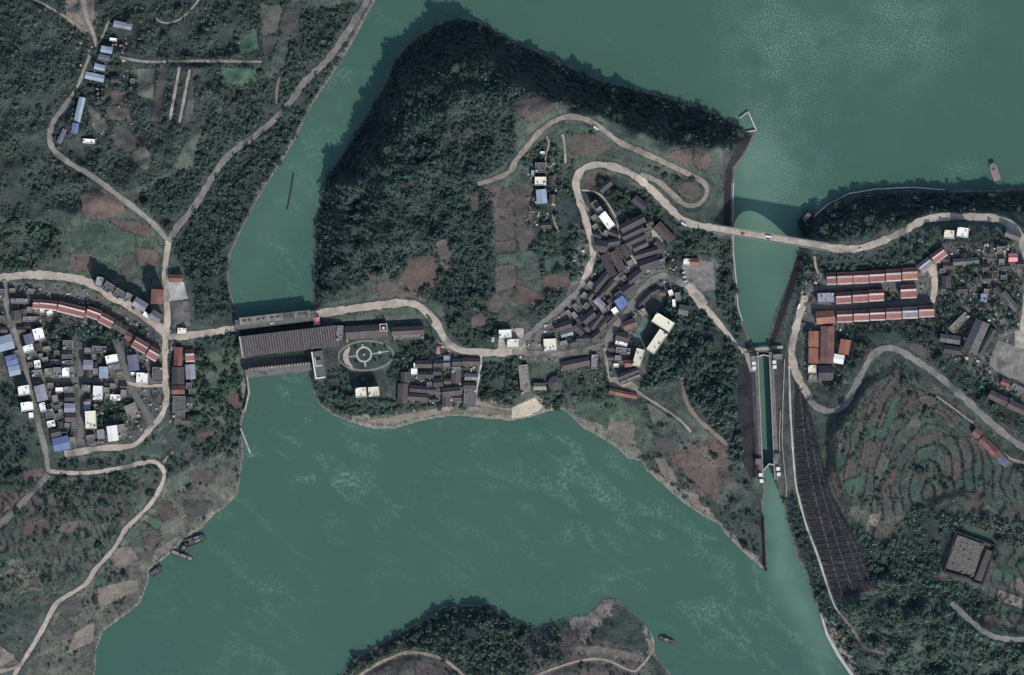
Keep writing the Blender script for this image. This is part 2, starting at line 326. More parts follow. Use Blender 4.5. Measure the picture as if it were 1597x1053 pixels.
# field plots: (kind, points)
def zp(ox, oy, k, pts): return [(ox + x / k, oy + y / k) for x, y in pts]
A = lambda *p: zp(1240, 560, 4.786, p)
B = lambda *p: zp(1197, 702, 3, p)
C9 = lambda *p: zp(0, 702, 3, p)
Z6 = lambda *p: zp(1450, 600, 6.58, p)
FIELDS = [
    ('r', [(128, 305), (160, 296), (190, 310), (196, 333), (150, 345), (130, 335)]),
    ('g', [(165, 365), (205, 360), (210, 392), (170, 398)]), ('r', [(110, 396), (140, 396), (145, 423), (113, 420)]),
    ('r', [(172, 342), (232, 350), (240, 372), (190, 360)]), ('r', [(212, 386), (246, 392), (248, 418), (216, 414)]), ('g', [(146, 405), (180, 418), (184, 434), (150, 430)]),
    ('g', [(112, 356), (150, 352), (158, 384), (116, 388)]), ('o', [(184, 400), (210, 398), (212, 424), (190, 428)]),
    ('b', [(165, 140), (197, 146), (195, 166), (163, 160)]), ('o', [(215, 108), (242, 108), (240, 154), (216, 150)]), ('b', [(166, 164), (200, 170), (205, 190), (172, 186)]),
    ('G', [(345, 106), (400, 109), (395, 128), (355, 133)]), ('G', [(372, 62), (400, 48), (403, 80), (376, 85)]), ('o', [(405, 8), (440, 12), (432, 50), (408, 56)]), ('d', [(446, 14), (470, 16), (464, 42), (440, 62), (438, 40)]), ('d', [(410, 60), (434, 56), (430, 76), (412, 88)]),
    ('o', [(136, 162), (160, 182), (172, 200), (150, 210)]), ('d', [(178, 196), (200, 202), (222, 226), (200, 240), (176, 222)]), ('o', [(206, 238), (226, 230), (238, 244), (230, 266), (208, 256)]), ('t', [(102, -20), (148, -20), (150, 45), (140, 60), (106, 33)]),
    ('d', [(250, 105), (262, 105), (250, 190), (238, 188)]), ('d', [(300, 106), (310, 108), (300, 192), (288, 195)]),
    ('b', [(680, 378), (700, 370), (706, 398), (686, 408)]), ('r', [(645, 402), (680, 402), (682, 436), (642, 456), (622, 438)]), ('b', [(584, 440), (618, 440), (640, 458), (655, 464), (598, 466)]),
    ('b', [(773, 345), (803, 338), (803, 372), (774, 376)]), ('b', [(774, 378), (803, 374), (803, 392), (774, 395)]), ('g', [(774, 397), (803, 395), (803, 410), (774, 412)]), ('b', [(772, 416), (803, 414), (803, 448), (773, 454)]), ('b', [(756, 476), (774, 458), (790, 470), (772, 492)]), ('b', [(735, 494), (758, 486), (755, 508), (736, 512)]),
    ('b', [(800, 162), (843, 150), (866, 164), (838, 192), (814, 186)]), ('r', [(1046, 238), (1079, 230), (1078, 260), (1052, 250)]), ('r', [(1083, 229), (1105, 231), (1105, 266), (1081, 260)]),
    ('r', [(912, 276), (938, 271), (936, 294), (910, 297)]), ('b', [(1050, 284), (1085, 285), (1094, 300), (1080, 313), (1062, 306)]), ('b', [(800, 286), (821, 300), (824, 334), (806, 344)]),
    ('b', [(888, 213), (905, 205), (938, 215), (955, 234), (922, 246), (890, 240)]), ('G', [(880, 194), (918, 200), (914, 210), (880, 207)]), ('b', [(732, 304), (746, 300), (748, 324), (736, 328)]), ('b', [(770, 306), (795, 290), (798, 314), (780, 326)]),
    ('r', [(846, 432), (884, 421), (889, 444), (852, 458)]), ('r', [(806, 442), (848, 460), (843, 478), (803, 474)]), ('b', [(803, 352), (830, 356), (834, 378), (812, 394)]), ('g', [(850, 405), (880, 398), (884, 416), (852, 424)]),
    ('g', [(896, 631), (925, 626), (940, 645), (902, 655)]), ('t', [(900, 648), (930, 666), (926, 677), (906, 662)]), ('t', [(950, 656), (990, 661), (985, 697), (947, 680)]), ('d', [(1020, 686), (1055, 677), (1060, 700), (1030, 710)]), ('o', [(1008, 628), (1030, 640), (1048, 656), (1020, 664)]),
    ('r', [(1042, 712), (1090, 702), (1128, 750), (1118, 778), (1086, 758)]), ('t', [(1060, 762), (1090, 772), (1094, 798), (1076, 785)]), ('t', [(1020, 716), (1036, 714), (1058, 752), (1040, 752)]), ('r', [(1100, 688), (1128, 694), (1142, 742), (1132, 748)]),
    ('t', [(556, 656), (600, 652), (650, 642), (700, 634), (705, 642), (650, 654), (600, 663)]), ('t', [(735, 632), (780, 640), (797, 646), (760, 648), (735, 644)]),
    ('b', A((710, 90), (790, 130), (740, 230), (660, 330), (612, 325), (690, 190))), ('b', A((600, 240), (640, 190), (660, 210), (600, 305), (540, 320))), ('b', A((460, 400), (560, 330), (588, 345), (530, 445), (455, 450))),
    ('o', A((470, 462), (528, 458), (500, 540), (440, 720), (370, 700), (380, 600), (440, 540))), ('b', A((555, 440), (650, 340), (668, 430), (638, 515), (550, 488))), ('G', A((770, 270), (800, 290), (750, 370), (720, 520), (660, 600), (560, 560), (530, 500), (642, 522), (680, 430), (710, 330))),
    ('b', A((512, 565), (640, 670), (600, 780), (550, 838), (467, 760))), ('b', A((400, 733), (488, 800), (478, 858), (320, 918), (310, 890))), ('G', A((280, 740), (390, 733), (368, 800), (310, 850))), ('G', A((340, 932), (490, 872), (530, 930), (420, 1050), (370, 1040))),
    ('b', A((220, 590), (350, 530), (350, 598), (250, 648))), ('o', A((250, 662), (345, 612), (350, 680), (270, 708))), ('r', A((240, 790), (290, 800), (350, 1000), (330, 1050), (270, 900))), ('o', A((650, 690), (708, 760), (640, 900), (582, 880), (620, 770))),
    ('r', A((742, 800), (780, 850), (690, 978), (642, 970), (702, 870))), ('b', A((800, 285), (896, 270), (928, 350), (790, 410), (762, 398))), ('b', A((905, 225), (1050, 300), (1040, 370), (942, 338))), ('d', A((780, 212), (868, 192), (880, 260), (790, 262))), ('g', A((910, 670), (1040, 650), (1040, 720), (900, 800))), ('g', A((940, 432), (1053, 440), (1040, 540), (940, 500))),
    ('b', A((900, 600), (1000, 560), (1053, 570), (1040, 640), (910, 660))),
    ('b', B((820, 10), (890, 50), (920, 110), (870, 150), (840, 110))), ('G', B((882, 152), (930, 132), (963, 165), (900, 188))), ('b', B((900, 192), (998, 203), (1038, 250), (960, 232))), ('g', B((1002, 200), (1100, 230), (1110, 290), (1045, 262))), ('t', B((480, 302), (540, 290), (510, 350), (450, 398))), ('G', B((420, 342), (478, 322), (468, 358), (402, 372))),
    ('g', B((1080, 490), (1200, 520), (1190, 568), (1090, 540))), ('G', B((1060, 550), (1160, 570), (1140, 628), (1050, 600))), ('t', B((1150, 602), (1215, 590), (1215, 680), (1130, 640))), ('t', B((1080, 652), (1190, 692), (1190, 740), (1070, 700))), ('g', B((1062, 712), (1190, 752), (1190, 780), (1070, 760))), ('r', B((1020, 772), (1090, 782), (1040, 828), (1012, 800))), ('g', B((900, 350), (950, 338), (1080, 410), (1092, 460), (1060, 440), (960, 400))),
    ('b', B((775, 590), (830, 575), (850, 610), (790, 620))), ('b', Z6((40, 270), (100, 200), (260, 320), (310, 430), (220, 410), (110, 330))), ('r', Z6((240, 180), (280, 180), (380, 270), (370, 300), (300, 250))), ('g', Z6((30, 380), (120, 400), (300, 520), (280, 560), (100, 470))),
    ('g', [(1350, 520), (1397, 517), (1408, 532), (1362, 538)]), ('b', [(1412, 534), (1437, 538), (1452, 556), (1424, 553)]), ('r', [(1350, 541), (1364, 540), (1350, 560), (1344, 562)]),
    ('r', C9((100, 100), (198, 82), (212, 110), (130, 168))), ('r', C9((-60, 195), (115, 202), (60, 268), (-60, 330))), ('r', C9((100, 335), (198, 305), (250, 395), (110, 398))), ('G', C9((700, 312), (758, 332), (740, 378), (692, 350))), ('b', C9((722, 262), (780, 232), (830, 300), (762, 338))), ('b', C9((662, 384), (722, 372), (758, 420), (682, 478))), ('g', C9((600, 362), (678, 342), (660, 398), (582, 420))),
    ('o', C9((820, 202), (958, 202), (960, 238), (840, 230))), ('b', C9((880, 102), (998, 92), (1000, 150), (900, 158))), ('t', C9((522, 462), (610, 452), (650, 520), (560, 558), (512, 520))), ('t', C9((452, 644), (648, 604), (640, 660), (470, 736))), ('d', C9((272, 722), (368, 692), (380, 758), (302, 798))), ('d', C9((232, 830), (300, 803), (348, 850), (272, 898))), ('t', C9((352, 852), (438, 804), (430, 900), (302, 958))), ('G', C9((452, 592), (510, 592), (500, 638), (442, 638))),
    ('d', C9((860, 240), (990, 245), (960, 300), (880, 330))), ('t', C9((720, 470), (800, 420), (850, 400), (790, 470), (710, 530))), ('r', C9((870, 10), (910, 5), (880, 70), (860, 60))), ('o', C9((430, 350), (520, 340), (480, 400), (430, 420))), ('t', C9((-30, 900), (60, 960), (80, 1000), (-30, 1030))),
    ('r', [(350, 617), (370, 612), (375, 640), (356, 634)]), ('r', [(305, 678), (340, 668), (332, 680), (310, 688)]), ('t', [(930, 944), (958, 938), (955, 952), (930, 960)]), ('t', [(903, 985), (922, 970), (920, 992), (905, 1005)]),
    ('t', [(880, 1010), (930, 1008), (1000, 1022), (1010, 1035), (940, 1026)]), ('o', [(600, 1050), (645, 1028), (645, 1060)]),
]

# paved yards: (name, material, polygon)
YARDS = [
    ('paved_yard', 'concrete_pale', [(262, 440), (286, 440), (293, 466), (263, 470)]),
    ('paved_yard', 'concrete_dark', [(266, 470), (294, 469), (297, 508), (270, 512)]),
    ('paved_yard', 'concrete_dark', [(1062, 405), (1112, 408), (1116, 452), (1090, 456), (1068, 440)]),
    ('paved_yard', 'road_grey', [(1540, 566), (1556, 530), (1597, 546), (1640, 560), (1640, 620), (1597, 606), (1562, 590)]),
    ('paved_yard', 'concrete', [(1016, 359), (1020, 358), (1034, 377), (1026, 378), (1017, 370)]),
    ('sports_court', 'tennis', [(1003, 494), (1012, 500), (994, 538), (986, 532)]),
    ('paved_yard', 'dirt', [(949, 588), (963, 588), (966, 598), (984, 594), (996, 604), (990, 612), (951, 602)]),
    ('paved_yard', 'concrete', [(1446, 412), (1458, 405), (1462, 428), (1448, 432)]),
    ('paved_yard', 'concrete', [(1580, 515), (1600, 515), (1605, 548), (1582, 540)]),
    ('paved_yard', 'concrete', [(780, 512), (816, 512), (820, 546), (776, 546)]),
    ('paved_yard', 'dirt', [(683, 534), (700, 536), (706, 548), (680, 553)]),
    ('paved_yard', 'concrete', [(1160, 550), (1182, 552), (1183, 580), (1170, 580)]),
    ('stone_slope', 'stone_dark', [(1240, 585), (1253, 610), (1265, 645), (1278, 700), (1297, 770), (1342, 850), (1370, 920), (1330, 926), (1303, 938), (1278, 862), (1262, 820), (1246, 763), (1239, 690)]),
    ('beach', 'beach', [(798, 636), (812, 630), (834, 620), (846, 634), (838, 643), (822, 650), (798, 653)]),
    ('stone_slope', 'stone_dark', [(1152, 560), (1162, 556), (1172, 590), (1181, 740), (1172, 750), (1158, 720), (1150, 640)]),
    ('stone_slope', 'stone_dark', [(1152, 216), (1173, 210), (1162, 238), (1142, 262), (1138, 350), (1129, 350), (1130, 270)]),
    ('stone_slope', 'stone_dark', [(1224, 462), (1246, 398), (1252, 400), (1238, 452), (1210, 530), (1202, 530)]),
]
# ------------------------------------------------------------------ buildings: (u, v, w, d, rot, h, form, roof)
AREAS = [
 ('in the western riverside town', 'western town houses', [
  (57, 474, 10, 12, -5, 8, 'row', 'red'), (76, 475, 27, 12, -6, 9, 'row', 'red'), (112, 482, 43, 14, -14, 9, 'row', 'red'), (147, 488, 23, 14, -20, 9, 'row', 'red'), (167, 499, 23, 14, -27, 9, 'row', 'red'), (188.5, 511, 22, 13, -31, 9, 'gable', 'brown'),
  (202, 525, 13, 11, -30, 7, 'gable', 'rust'), (220, 538, 25, 15, -30, 9, 'row', 'red'), (240, 551, 18, 16, -30, 9, 'row', 'red'),
  (156, 440, 11, 16, -15, 20, 'flat', 'lilac'), (170, 449, 16, 15, -32, 20, 'flat', 'slate'), (186, 459, 15, 15, -32, 20, 'flat', 'slate'), (199.5, 464.5, 9, 15, -32, 18, 'flat', 'grey'), (219, 475, 21, 14, -32, 15, 'gable', 'lilac'), (229, 492, 12, 8, -32, 10, 'flat', 'white'), (243, 494, 17, 15, -32, 15, 'gable', 'grey'), (246, 463, 18, 22, -3, 20, 'gable', 'red'),
  (274, 434, 20, 10, -2, 6, 'gable', 'red'), (284, 517, 14, 11, 0, 5, 'flat', 'cream'),
  (278, 556, 12, 28, -3, 8, 'gable', 'red'), (296, 554, 14, 16, 3, 6, 'row', 'red'), (297, 580, 14, 22, 4, 5, 'shed', 'lilac'), (278, 586, 18, 26, 0, 7, 'gable', 'tile'), (278, 608, 19, 13, 0, 6, 'gable', 'rust'), (279, 635, 19, 34, -2, 5, 'flat', 'slate'),
  (9, 535, 24, 22, 15, 8, 'shed', 'paleblue'), (18.5, 562, 17, 15, 15, 9, 'shed', 'blue'), (23, 578, 17, 14, 13, 9, 'shed', 'paleblue'), (61, 521, 16, 18, 15, 12, 'flat', 'white'), (45.5, 529, 13, 15, 15, 10, 'shed', 'purple'), (45, 543.5, 16, 11, 15, 11, 'flat', 'white'), (31, 470, 26, 8, 0, 7, 'flat', 'grey'),
  (59, 568, 10, 12, 8, 12, 'flat', 'white'), (50, 554, 15, 11, 10, 8, 'flat', 'slate'), (58, 582, 16, 10, 5, 7, 'flat', 'grey'), (76, 581, 12, 13, 3, 9, 'flat', 'tan'), (90, 581, 13, 16, 2, 10, 'flat', 'grey'), (103, 581, 11, 15, 2, 12, 'flat', 'white'), (112.5, 580, 7, 16, 2, 11, 'flat', 'grey'), (105, 567, 16, 9, 2, 9, 'flat', 'slate'), (105, 553, 16, 12, 2, 9, 'gable', 'tile'),
  (38, 609, 18, 15, 8, 11, 'flat', 'white'), (43, 634, 19, 14, 8, 11, 'flat', 'white'), (49, 648, 7, 9, 8, 9, 'flat', 'white'), (64.5, 613, 16, 24, 14, 12, 'shed', 'lilac'), (67, 635, 9, 14, 14, 10, 'flat', 'white'), (78, 645, 13, 14, 14, 9, 'flat', 'slate'), (80, 661, 12, 10, 14, 8, 'flat', 'white'), (87, 675, 15, 11, 14, 7, 'gable', 'tile'), (95.5, 692, 25, 20, 12, 9, 'shed', 'blue'),
  (93, 608, 12, 7, 2, 8, 'flat', 'white'), (79, 601, 9, 7, 5, 6, 'flat', 'grey'), (108, 608, 15, 10, 0, 9, 'flat', 'grey'), (109, 621, 15, 11, 0, 8, 'gable', 'tile'), (109, 636, 16, 13, 0, 10, 'shed', 'lilac'), (110, 651, 16, 13, 0, 8, 'gable', 'brown'), (134.5, 606, 13, 11, 0, 8, 'flat', 'grey'), (138, 569, 14, 14, 0, 10, 'shed', 'lilac'),
  (175, 560, 19, 13, 13, 12, 'flat', 'white'), (179, 573.5, 18, 11, 11, 10, 'flat', 'grey'), (162, 581, 13, 17, 0, 10, 'shed', 'paleblue'), (208, 566, 15, 24, 8, 8, 'shed', 'purple'), (208, 583, 8, 5, 5, 5, 'flat', 'white'), (222, 590, 18, 17, -3, 11, 'flat', 'white'), (246, 584, 16, 22, 0, 8, 'flat', 'slate'), (153, 613, 15, 22, -2, 13, 'flat', 'white'), (180, 620, 16, 9, -4, 8, 'flat', 'white'), (193, 614, 9, 12, -4, 8, 'flat', 'tan'), (166, 609, 9, 9, -2, 6, 'flat', 'tan'),
  (136, 633, 9, 12, 3, 7, 'shed', 'lilac'), (142, 655, 17, 28, 3, 14, 'flat', 'cream'), (157, 677, 10, 13, 8, 7, 'shed', 'lilac'), (176, 676, 15, 23, 8, 12, 'shed', 'white'), (190, 672, 12, 20, 8, 6, 'flat', 'tan'), (206, 642, 18, 24, 22, 5, 'flat', 'tan'),
  (66, 484, 7, 8, 0, 6, 'flat', 'white'), (78, 488, 9, 7, 20, 5, 'flat', 'white'), (4, 458, 10, 14, 0, 8, 'flat', 'slate'), (25, 492, 12, 14, 0, 7, 'gable', 'tile'), (106, 538, 15, 14, 0, 7, 'flat', 'slate'), (155, 545, 22, 10, -2, 7, 'flat', 'slate'), (150, 580, 10, 10, 0, 7, 'flat', 'grey'),
 ]),
 ('on the far northwest farm', 'northwest farm sheds', [
  (193, 41, 28, 9, -10, 4, 'shed', 'lilac'), (178, 63, 11, 5, -8, 4, 'flat', 'white'), (168, 79, 17, 9, -10, 5, 'shed', 'paleblue'), (164, 91, 17, 7, -10, 5, 'shed', 'purple'), (157, 106, 16, 8, -12, 5, 'shed', 'paleblue'), (149, 121, 29, 10, -12, 5, 'shed', 'paleblue'), (126, 172, 38, 9, 77, 6, 'shed', 'paleblue'), (119, 201, 15, 9, 80, 6, 'shed', 'blue'), (140, 221, 19, 7, -4, 4, 'flat', 'white'), (98, 213, 23, 6, 65, 4, 'shed', 'purple'),
  (181, 125, 12, 9, 0, 4, 'gable', 'tile'), (208, 127, 7, 7, 0, 4, 'flat', 'slate'),
 ]),
 ('in the hamlet beside the dam', 'hamlet houses beside the dam compound', [
  (661, 568, 25, 11, 0, 6, 'gable', 'brown'), (646, 580, 10, 10, 0, 7, 'flat', 'white'), (648, 570, 6, 7, 0, 6, 'flat', 'white'), (684, 567, 15, 11, 0, 6, 'gable', 'tile'), (697, 559, 10, 8, 0, 8, 'flat', 'paleblue'), (697, 570, 10, 8, 0, 6, 'flat', 'grey'), (712, 565, 13, 11, 0, 6, 'gable', 'tile'), (735, 564, 28, 10, 0, 6, 'gable', 'brown'),
  (711, 577, 14, 9, 0, 6, 'flat', 'grey'), (711, 590, 14, 15, 0, 6, 'gable', 'brown'), (735, 588, 20, 9, 0, 5, 'gable', 'grey'), (733, 602, 20, 9, 0, 6, 'gable', 'tile'), (733, 621, 19, 27, -2, 5, 'flat', 'slate'), (704, 611, 28, 13, 6, 6, 'gable', 'brown'), (653, 607, 28, 10, -4, 6, 'gable', 'tile'), (652, 620, 30, 10, -4, 6, 'gable', 'brown'), (628, 614, 15, 30, -2, 6, 'gable', 'brown'), (664, 585, 24, 9, 0, 5, 'gable', 'tile'), (695, 626, 10, 14, 0, 5, 'gable', 'brown'), (713, 621, 13, 10, 0, 5, 'gable', 'tile'), (682, 580, 12, 10, 0, 5, 'gable', 'tile'), (632, 588, 13, 14, 0, 5, 'gable', 'tile'), (683, 597, 14, 12, 5, 5, 'gable', 'tile'),
 ]),
 ('in the central hill village', 'central village houses', [
  (944, 291, 21, 10, 40, 6, 'gable', 'tile'), (946, 344.5, 27, 13, -54, 14, 'flat', 'white'), (935, 328, 9, 9, -54, 12, 'flat', 'grey'), (928, 319, 10, 10, -54, 8, 'flat', 'slate'), (986, 349, 41, 13, 27, 7, 'gable', 'tile'), (987, 363, 36, 10, 25, 6, 'gable', 'tile'), (991, 374, 33, 10, 25, 6, 'gable', 'tile'), (998, 384, 24, 9, 25, 6, 'gable', 'brown'), (1008, 395, 38, 10, 17, 6, 'gable', 'tile'), (1012, 411, 30, 16, 18, 6, 'gable', 'tile'), (998, 317, 24, 12, -38, 6, 'gable', 'tile'), (1036, 363, 34, 14, -47, 7, 'gable', 'brown'),
  (937, 384, 18, 18, -10, 6, 'gable', 'tile'), (957, 378, 18, 9, 10, 6, 'gable', 'tile'), (949, 414, 36, 12, -65, 6, 'gable', 'tile'), (963, 407, 32, 12, -63, 6, 'gable', 'brown'), (976, 391, 20, 10, -60, 6, 'gable', 'tile'), (990, 432, 26, 13, 40, 6, 'gable', 'tile'), (980, 450, 22, 15, 35, 6, 'gable', 'tile'), (939, 437, 30, 11, 50, 6, 'gable', 'tile'), (950, 448, 24, 10, 48, 6, 'gable', 'brown'),
  (969, 472, 15, 16, 35, 9, 'shed', 'blue'), (959, 485, 9, 10, 35, 7, 'flat', 'white'), (935, 473, 17, 10, -45, 7, 'shed', 'lilac'), (918, 495, 22, 12, 40, 6, 'gable', 'tile'), (930, 501, 27, 10, 52, 6, 'gable', 'tile'), (943, 504, 26, 10, 50, 6, 'gable', 'brown'), (954, 497, 20, 10, 50, 6, 'gable', 'tile'), (903, 514, 18, 12, -40, 6, 'gable', 'tile'), (932, 522, 24, 9, 40, 5, 'gable', 'tile'), (957, 364, 16, 8, -20, 5, 'gable', 'tile'),
  (982, 506, 20, 13, 20, 6, 'gable', 'rust'), (970, 526, 18, 11, -15, 7, 'gable', 'tile'), (969, 536, 19, 6, -12, 6, 'flat', 'white'), (972, 547, 22, 9, -8, 6, 'flat', 'grey'), (1003, 488, 10, 13, 30, 7, 'flat', 'tan'), (1034, 503, 33, 17, -32, 14, 'flat', 'cream'), (1024.5, 533, 38, 15, 56, 14, 'flat', 'cream'), (995.5, 558, 28, 13, 74, 12, 'flat', 'cream'), (1004, 469, 23, 8, 47, 5, 'gable', 'tile'), (1021, 455, 16, 8, 25, 5, 'gable', 'tile'), (1033, 457, 9, 8, 0, 5, 'gable', 'rust'), (1046, 457, 7, 9, 20, 6, 'flat', 'white'), (1051, 473, 5, 12, 5, 5, 'flat', 'white'), (1057, 463, 8, 13, 5, 6, 'flat', 'grey'), (1066, 484, 15, 15, -12, 6, 'gable', 'slate'),
  (1071, 409, 11, 11, -3, 5, 'flat', 'cream'), (1083, 409, 12, 11, -3, 6, 'gable', 'red'), (858, 538, 20, 19, 3, 8, 'flat', 'cream'), (878, 509, 27, 12, 18, 6, 'gable', 'tile'), (884, 520, 18, 8, 16, 5, 'gable', 'lilac'), (818, 592, 15, 46, 6, 8, 'flat', 'tan'), (842, 603, 19, 10, 0, 6, 'gable', 'tan'), (898, 567, 43, 13, 12, 6, 'gable', 'brown'), (927, 564, 9, 22, 0, 6, 'flat', 'grey'), (980, 583, 33, 9, 22, 7, 'gable', 'tile'), (984, 592, 30, 6, 22, 6, 'flat', 'tan'), (980, 567, 11, 10, 5, 6, 'gable', 'red'), (961, 570, 8, 6, 0, 6, 'flat', 'white'), (964, 559, 10, 9, 0, 6, 'flat', 'grey'), (972, 614, 44, 8, -12, 6, 'gable', 'red'),
  (788, 521, 20, 13, 3, 8, 'flat', 'white'), (800, 536, 18, 14, 0, 8, 'flat', 'cream'), (769, 530, 4, 7, 0, 5, 'flat', 'white'), (910, 528, 22, 8, 5, 5, 'gable', 'tile'),
 ]),
 ('on the slope above the village', 'houses above the central village', [
  (843, 262, 17, 15, 0, 8, 'flat', 'slate'), (843, 283, 18, 13, 0, 9, 'flat', 'cream'), (844.5, 307, 15, 21, 5, 9, 'shed', 'paleblue'), (846, 239, 7, 4, 0, 4, 'flat', 'white'), (831, 271, 5, 10, 0, 5, 'flat', 'paleblue'), (852, 352, 15, 9, 0, 5, 'gable', 'tile'), (860, 281, 8, 12, 0, 5, 'gable', 'tile'), (861, 311, 8, 13, 0, 5, 'gable', 'brown'),
 ]),
 ('in the eastern row-house settlement', 'eastern row houses', [
  (1296, 434, 14.5, 16, 2, 9, 'row', 'red'), (1317, 433, 24, 16, 2, 9, 'row', 'red'), (1342, 432, 24, 16, 2, 9, 'row', 'red'), (1367, 430.5, 24, 16, 3, 9, 'row', 'red'), (1392.5, 428.5, 24, 16, 3, 9, 'row', 'red'), (1418, 426.5, 24, 16, 3, 9, 'row', 'orange'), (1441.5, 413, 22, 13, 38, 9, 'row', 'grey'), (1462, 398, 23, 13, 36, 9, 'row', 'red'),
  (1288, 465, 26, 16, 3, 8, 'flat', 'lilac'), (1315, 464, 24, 15, 3, 9, 'row', 'red'), (1341, 462, 24, 15, 3, 9, 'row', 'red'), (1366, 460, 24, 15, 3, 9, 'row', 'red'), (1416, 454, 25, 18, 3, 9, 'row', 'red'),
  (1287, 495, 28, 19, 5, 8, 'gable', 'orange'), (1317, 493, 24, 15, 2, 9, 'row', 'red'), (1343, 491.5, 24, 15, 2, 9, 'row', 'red'), (1368, 490, 24, 15, 2, 9, 'row', 'red'), (1393, 488.5, 24, 15, 2, 9, 'row', 'red'), (1418.5, 487, 24, 15, 2, 9, 'row', 'grey'), (1444, 485, 24, 15, 2, 9, 'row', 'red'),
  (1270, 529, 17, 24, -1, 7, 'shed', 'orange'), (1270, 555, 17, 23, -1, 7, 'shed', 'orange'), (1290, 538, 20, 57, -1, 9, 'shed', 'rust'), (1317, 541, 15, 22, -10, 7, 'shed', 'orange'), (1308, 560, 15, 13, -10, 6, 'shed', 'white'), (1267, 576, 13, 13, 0, 6, 'flat', 'cream'), (1268, 590, 13, 11, -3, 5, 'flat', 'tan'), (1288, 582, 22, 22, 0, 5, 'gable', 'tile'),
 ]),
 ('on the eastern market hill', 'eastern hill buildings', [
  (1479, 366, 16, 13, -5, 7, 'flat', 'cream'), (1500, 363, 18, 15, -8, 8, 'flat', 'white'), (1578, 402, 13, 12, 0, 6, 'gable', 'pink'), (1578, 367, 24, 12, -20, 7, 'gable', 'slate'), (1533, 465, 10, 13, -5, 6, 'flat', 'paleblue'), (1561, 461, 32, 9, -50, 6, 'gable', 'tile'), (1573, 470, 34, 10, -50, 6, 'gable', 'slate'), (1521, 525, 51, 22, 66, 9, 'gable', 'slate'), (1538, 533, 44, 9, 60, 6, 'gable', 'tile'), (1481, 529, 31, 12, -8, 6, 'gable', 'slate'), (1485, 546, 26, 11, -8, 6, 'gable', 'tile'), (1495, 503, 36, 11, 45, 5, 'flat', 'tan'), (1567, 597, 13, 9, -20, 5, 'gable', 'red'), (1591, 607, 30, 7, -25, 5, 'flat', 'grey'), (1556, 621, 31, 13, -26, 7, 'gable', 'brown'), (1586, 636, 31, 13, -26, 7, 'gable', 'brown'),
  (1523, 676, 13, 11, -40, 6, 'gable', 'rust'), (1537, 692, 22, 11, -43, 6, 'gable', 'red'), (1551, 706, 18, 11, -43, 6, 'gable', 'red'), (1564, 719, 16, 11, -43, 6, 'shed', 'purple'), (1475, 440, 14, 18, 0, 5, 'gable', 'tile'), (1478, 415, 16, 10, 0, 5, 'gable', 'tile'), (1505, 408, 40, 9, 5, 5, 'gable', 'slate'), (1560, 390, 14, 10, 0, 5, 'flat', 'tan'), (1500, 452, 14, 10, 5, 5, 'gable', 'tile'),
 ]),
 ('at the power station', 'power station buildings', [
  (572, 517, 65, 19, 4, 9, 'gable', 'brown'), (636, 516, 50, 13, 3, 7, 'gable', 'brown'), (637, 526, 48, 6, 3, 5, 'flat', 'tan'), (497, 569, 17, 43, 9, 12, 'ell', 'slate'), (563, 612, 17, 15, 5, 13, 'flat', 'cream'), (583, 611, 17, 15, 5, 13, 'flat', 'cream'), (494, 501, 9, 11, 5, 5, 'gable', 'pink'),
  (530, 520, 9, 24, -6, 14, 'flat', 'grey'),
 ]),
]
# ------------------------------------------------------------------ terrain
UP, DOWN = 10.0, 0.0
M = 70
STEP = 2.5
inner_u = np.arange(-M, 1597 + M + 0.1, STEP)
inner_v = np.arange(-M, 1053 + M + 0.1, STEP)
out = np.array([4, 12, 30, 70, 150, 320, 700, 1500, 3000.0])
U = np.concatenate([inner_u[0] - out[::-1], inner_u, inner_u[-1] + out])
V = np.concatenate([inner_v[0] - out[::-1], inner_v, inner_v[-1] + out])
GU, GV = np.meshgrid(U, V)
NV, NU = GU.shape

def in_poly(px, py, poly):
    x = np.asarray([p[0] for p in poly], float); y = np.asarray([p[1] for p in poly], float)
    c = np.zeros(px.shape, bool); j = len(poly) - 1
    for i in range(len(poly)):
        if y[i] != y[j]:
            t = ((y[i] > py) != (y[j] > py)) & (px < (x[j] - x[i]) * (py - y[i]) / (y[j] - y[i]) + x[i])
            c ^= t
        j = i
    return c

def seg_dist(px, py, line):
    d = np.full(px.shape, 1e9)
    for (ax, ay), (bx, by) in zip(line[:-1], line[1:]):
        ex, ey = bx - ax, by - ay
        t = np.clip(((px - ax) * ex + (py - ay) * ey) / (ex * ex + ey * ey + 1e-9), 0, 1)
        np.minimum(d, (px - ax - t * ex) ** 2 + (py - ay - t * ey) ** 2, out=d)
    return np.sqrt(d)

def vnoise(x, y, seed):
    r = np.random.default_rng(seed).random((257, 257))
    xi = np.floor(x).astype(int); yi = np.floor(y).astype(int)
    fx = x - xi; fy = y - yi
    fx = fx * fx * (3 - 2 * fx); fy = fy * fy * (3 - 2 * fy)
    xi %= 256; yi %= 256
    return (r[yi, xi] * (1 - fx) + r[yi, xi + 1] * fx) * (1 - fy) + (r[yi + 1, xi] * (1 - fx) + r[yi + 1, xi + 1] * fx) * fy
def fbm(x, y, seed, o=4):
    s = 0; a = 1; n = 0
    for k in range(o):
        s = s + a * vnoise(x * 2 ** k + 17 * k, y * 2 ** k + 31 * k, seed + k); n += a; a *= 0.5
    return s / n

SHORES = [(SH_W_UP, UP), (SH_W_DN, DOWN), (SH_C, UP), (SH_C_S, DOWN), (SH_E_UP, UP), (SH_E_DN, DOWN), (SH_S, DOWN)]
land = np.zeros(GU.shape, bool)
for p in LAND: land |= in_poly(GU, GV, p)
shore = np.full(GU.shape, 1e9)
for s_, l_ in SHORES: shore = np.minimum(shore, seg_dist(GU, GV, s_))
level = np.where(GV < 560, UP, DOWN)

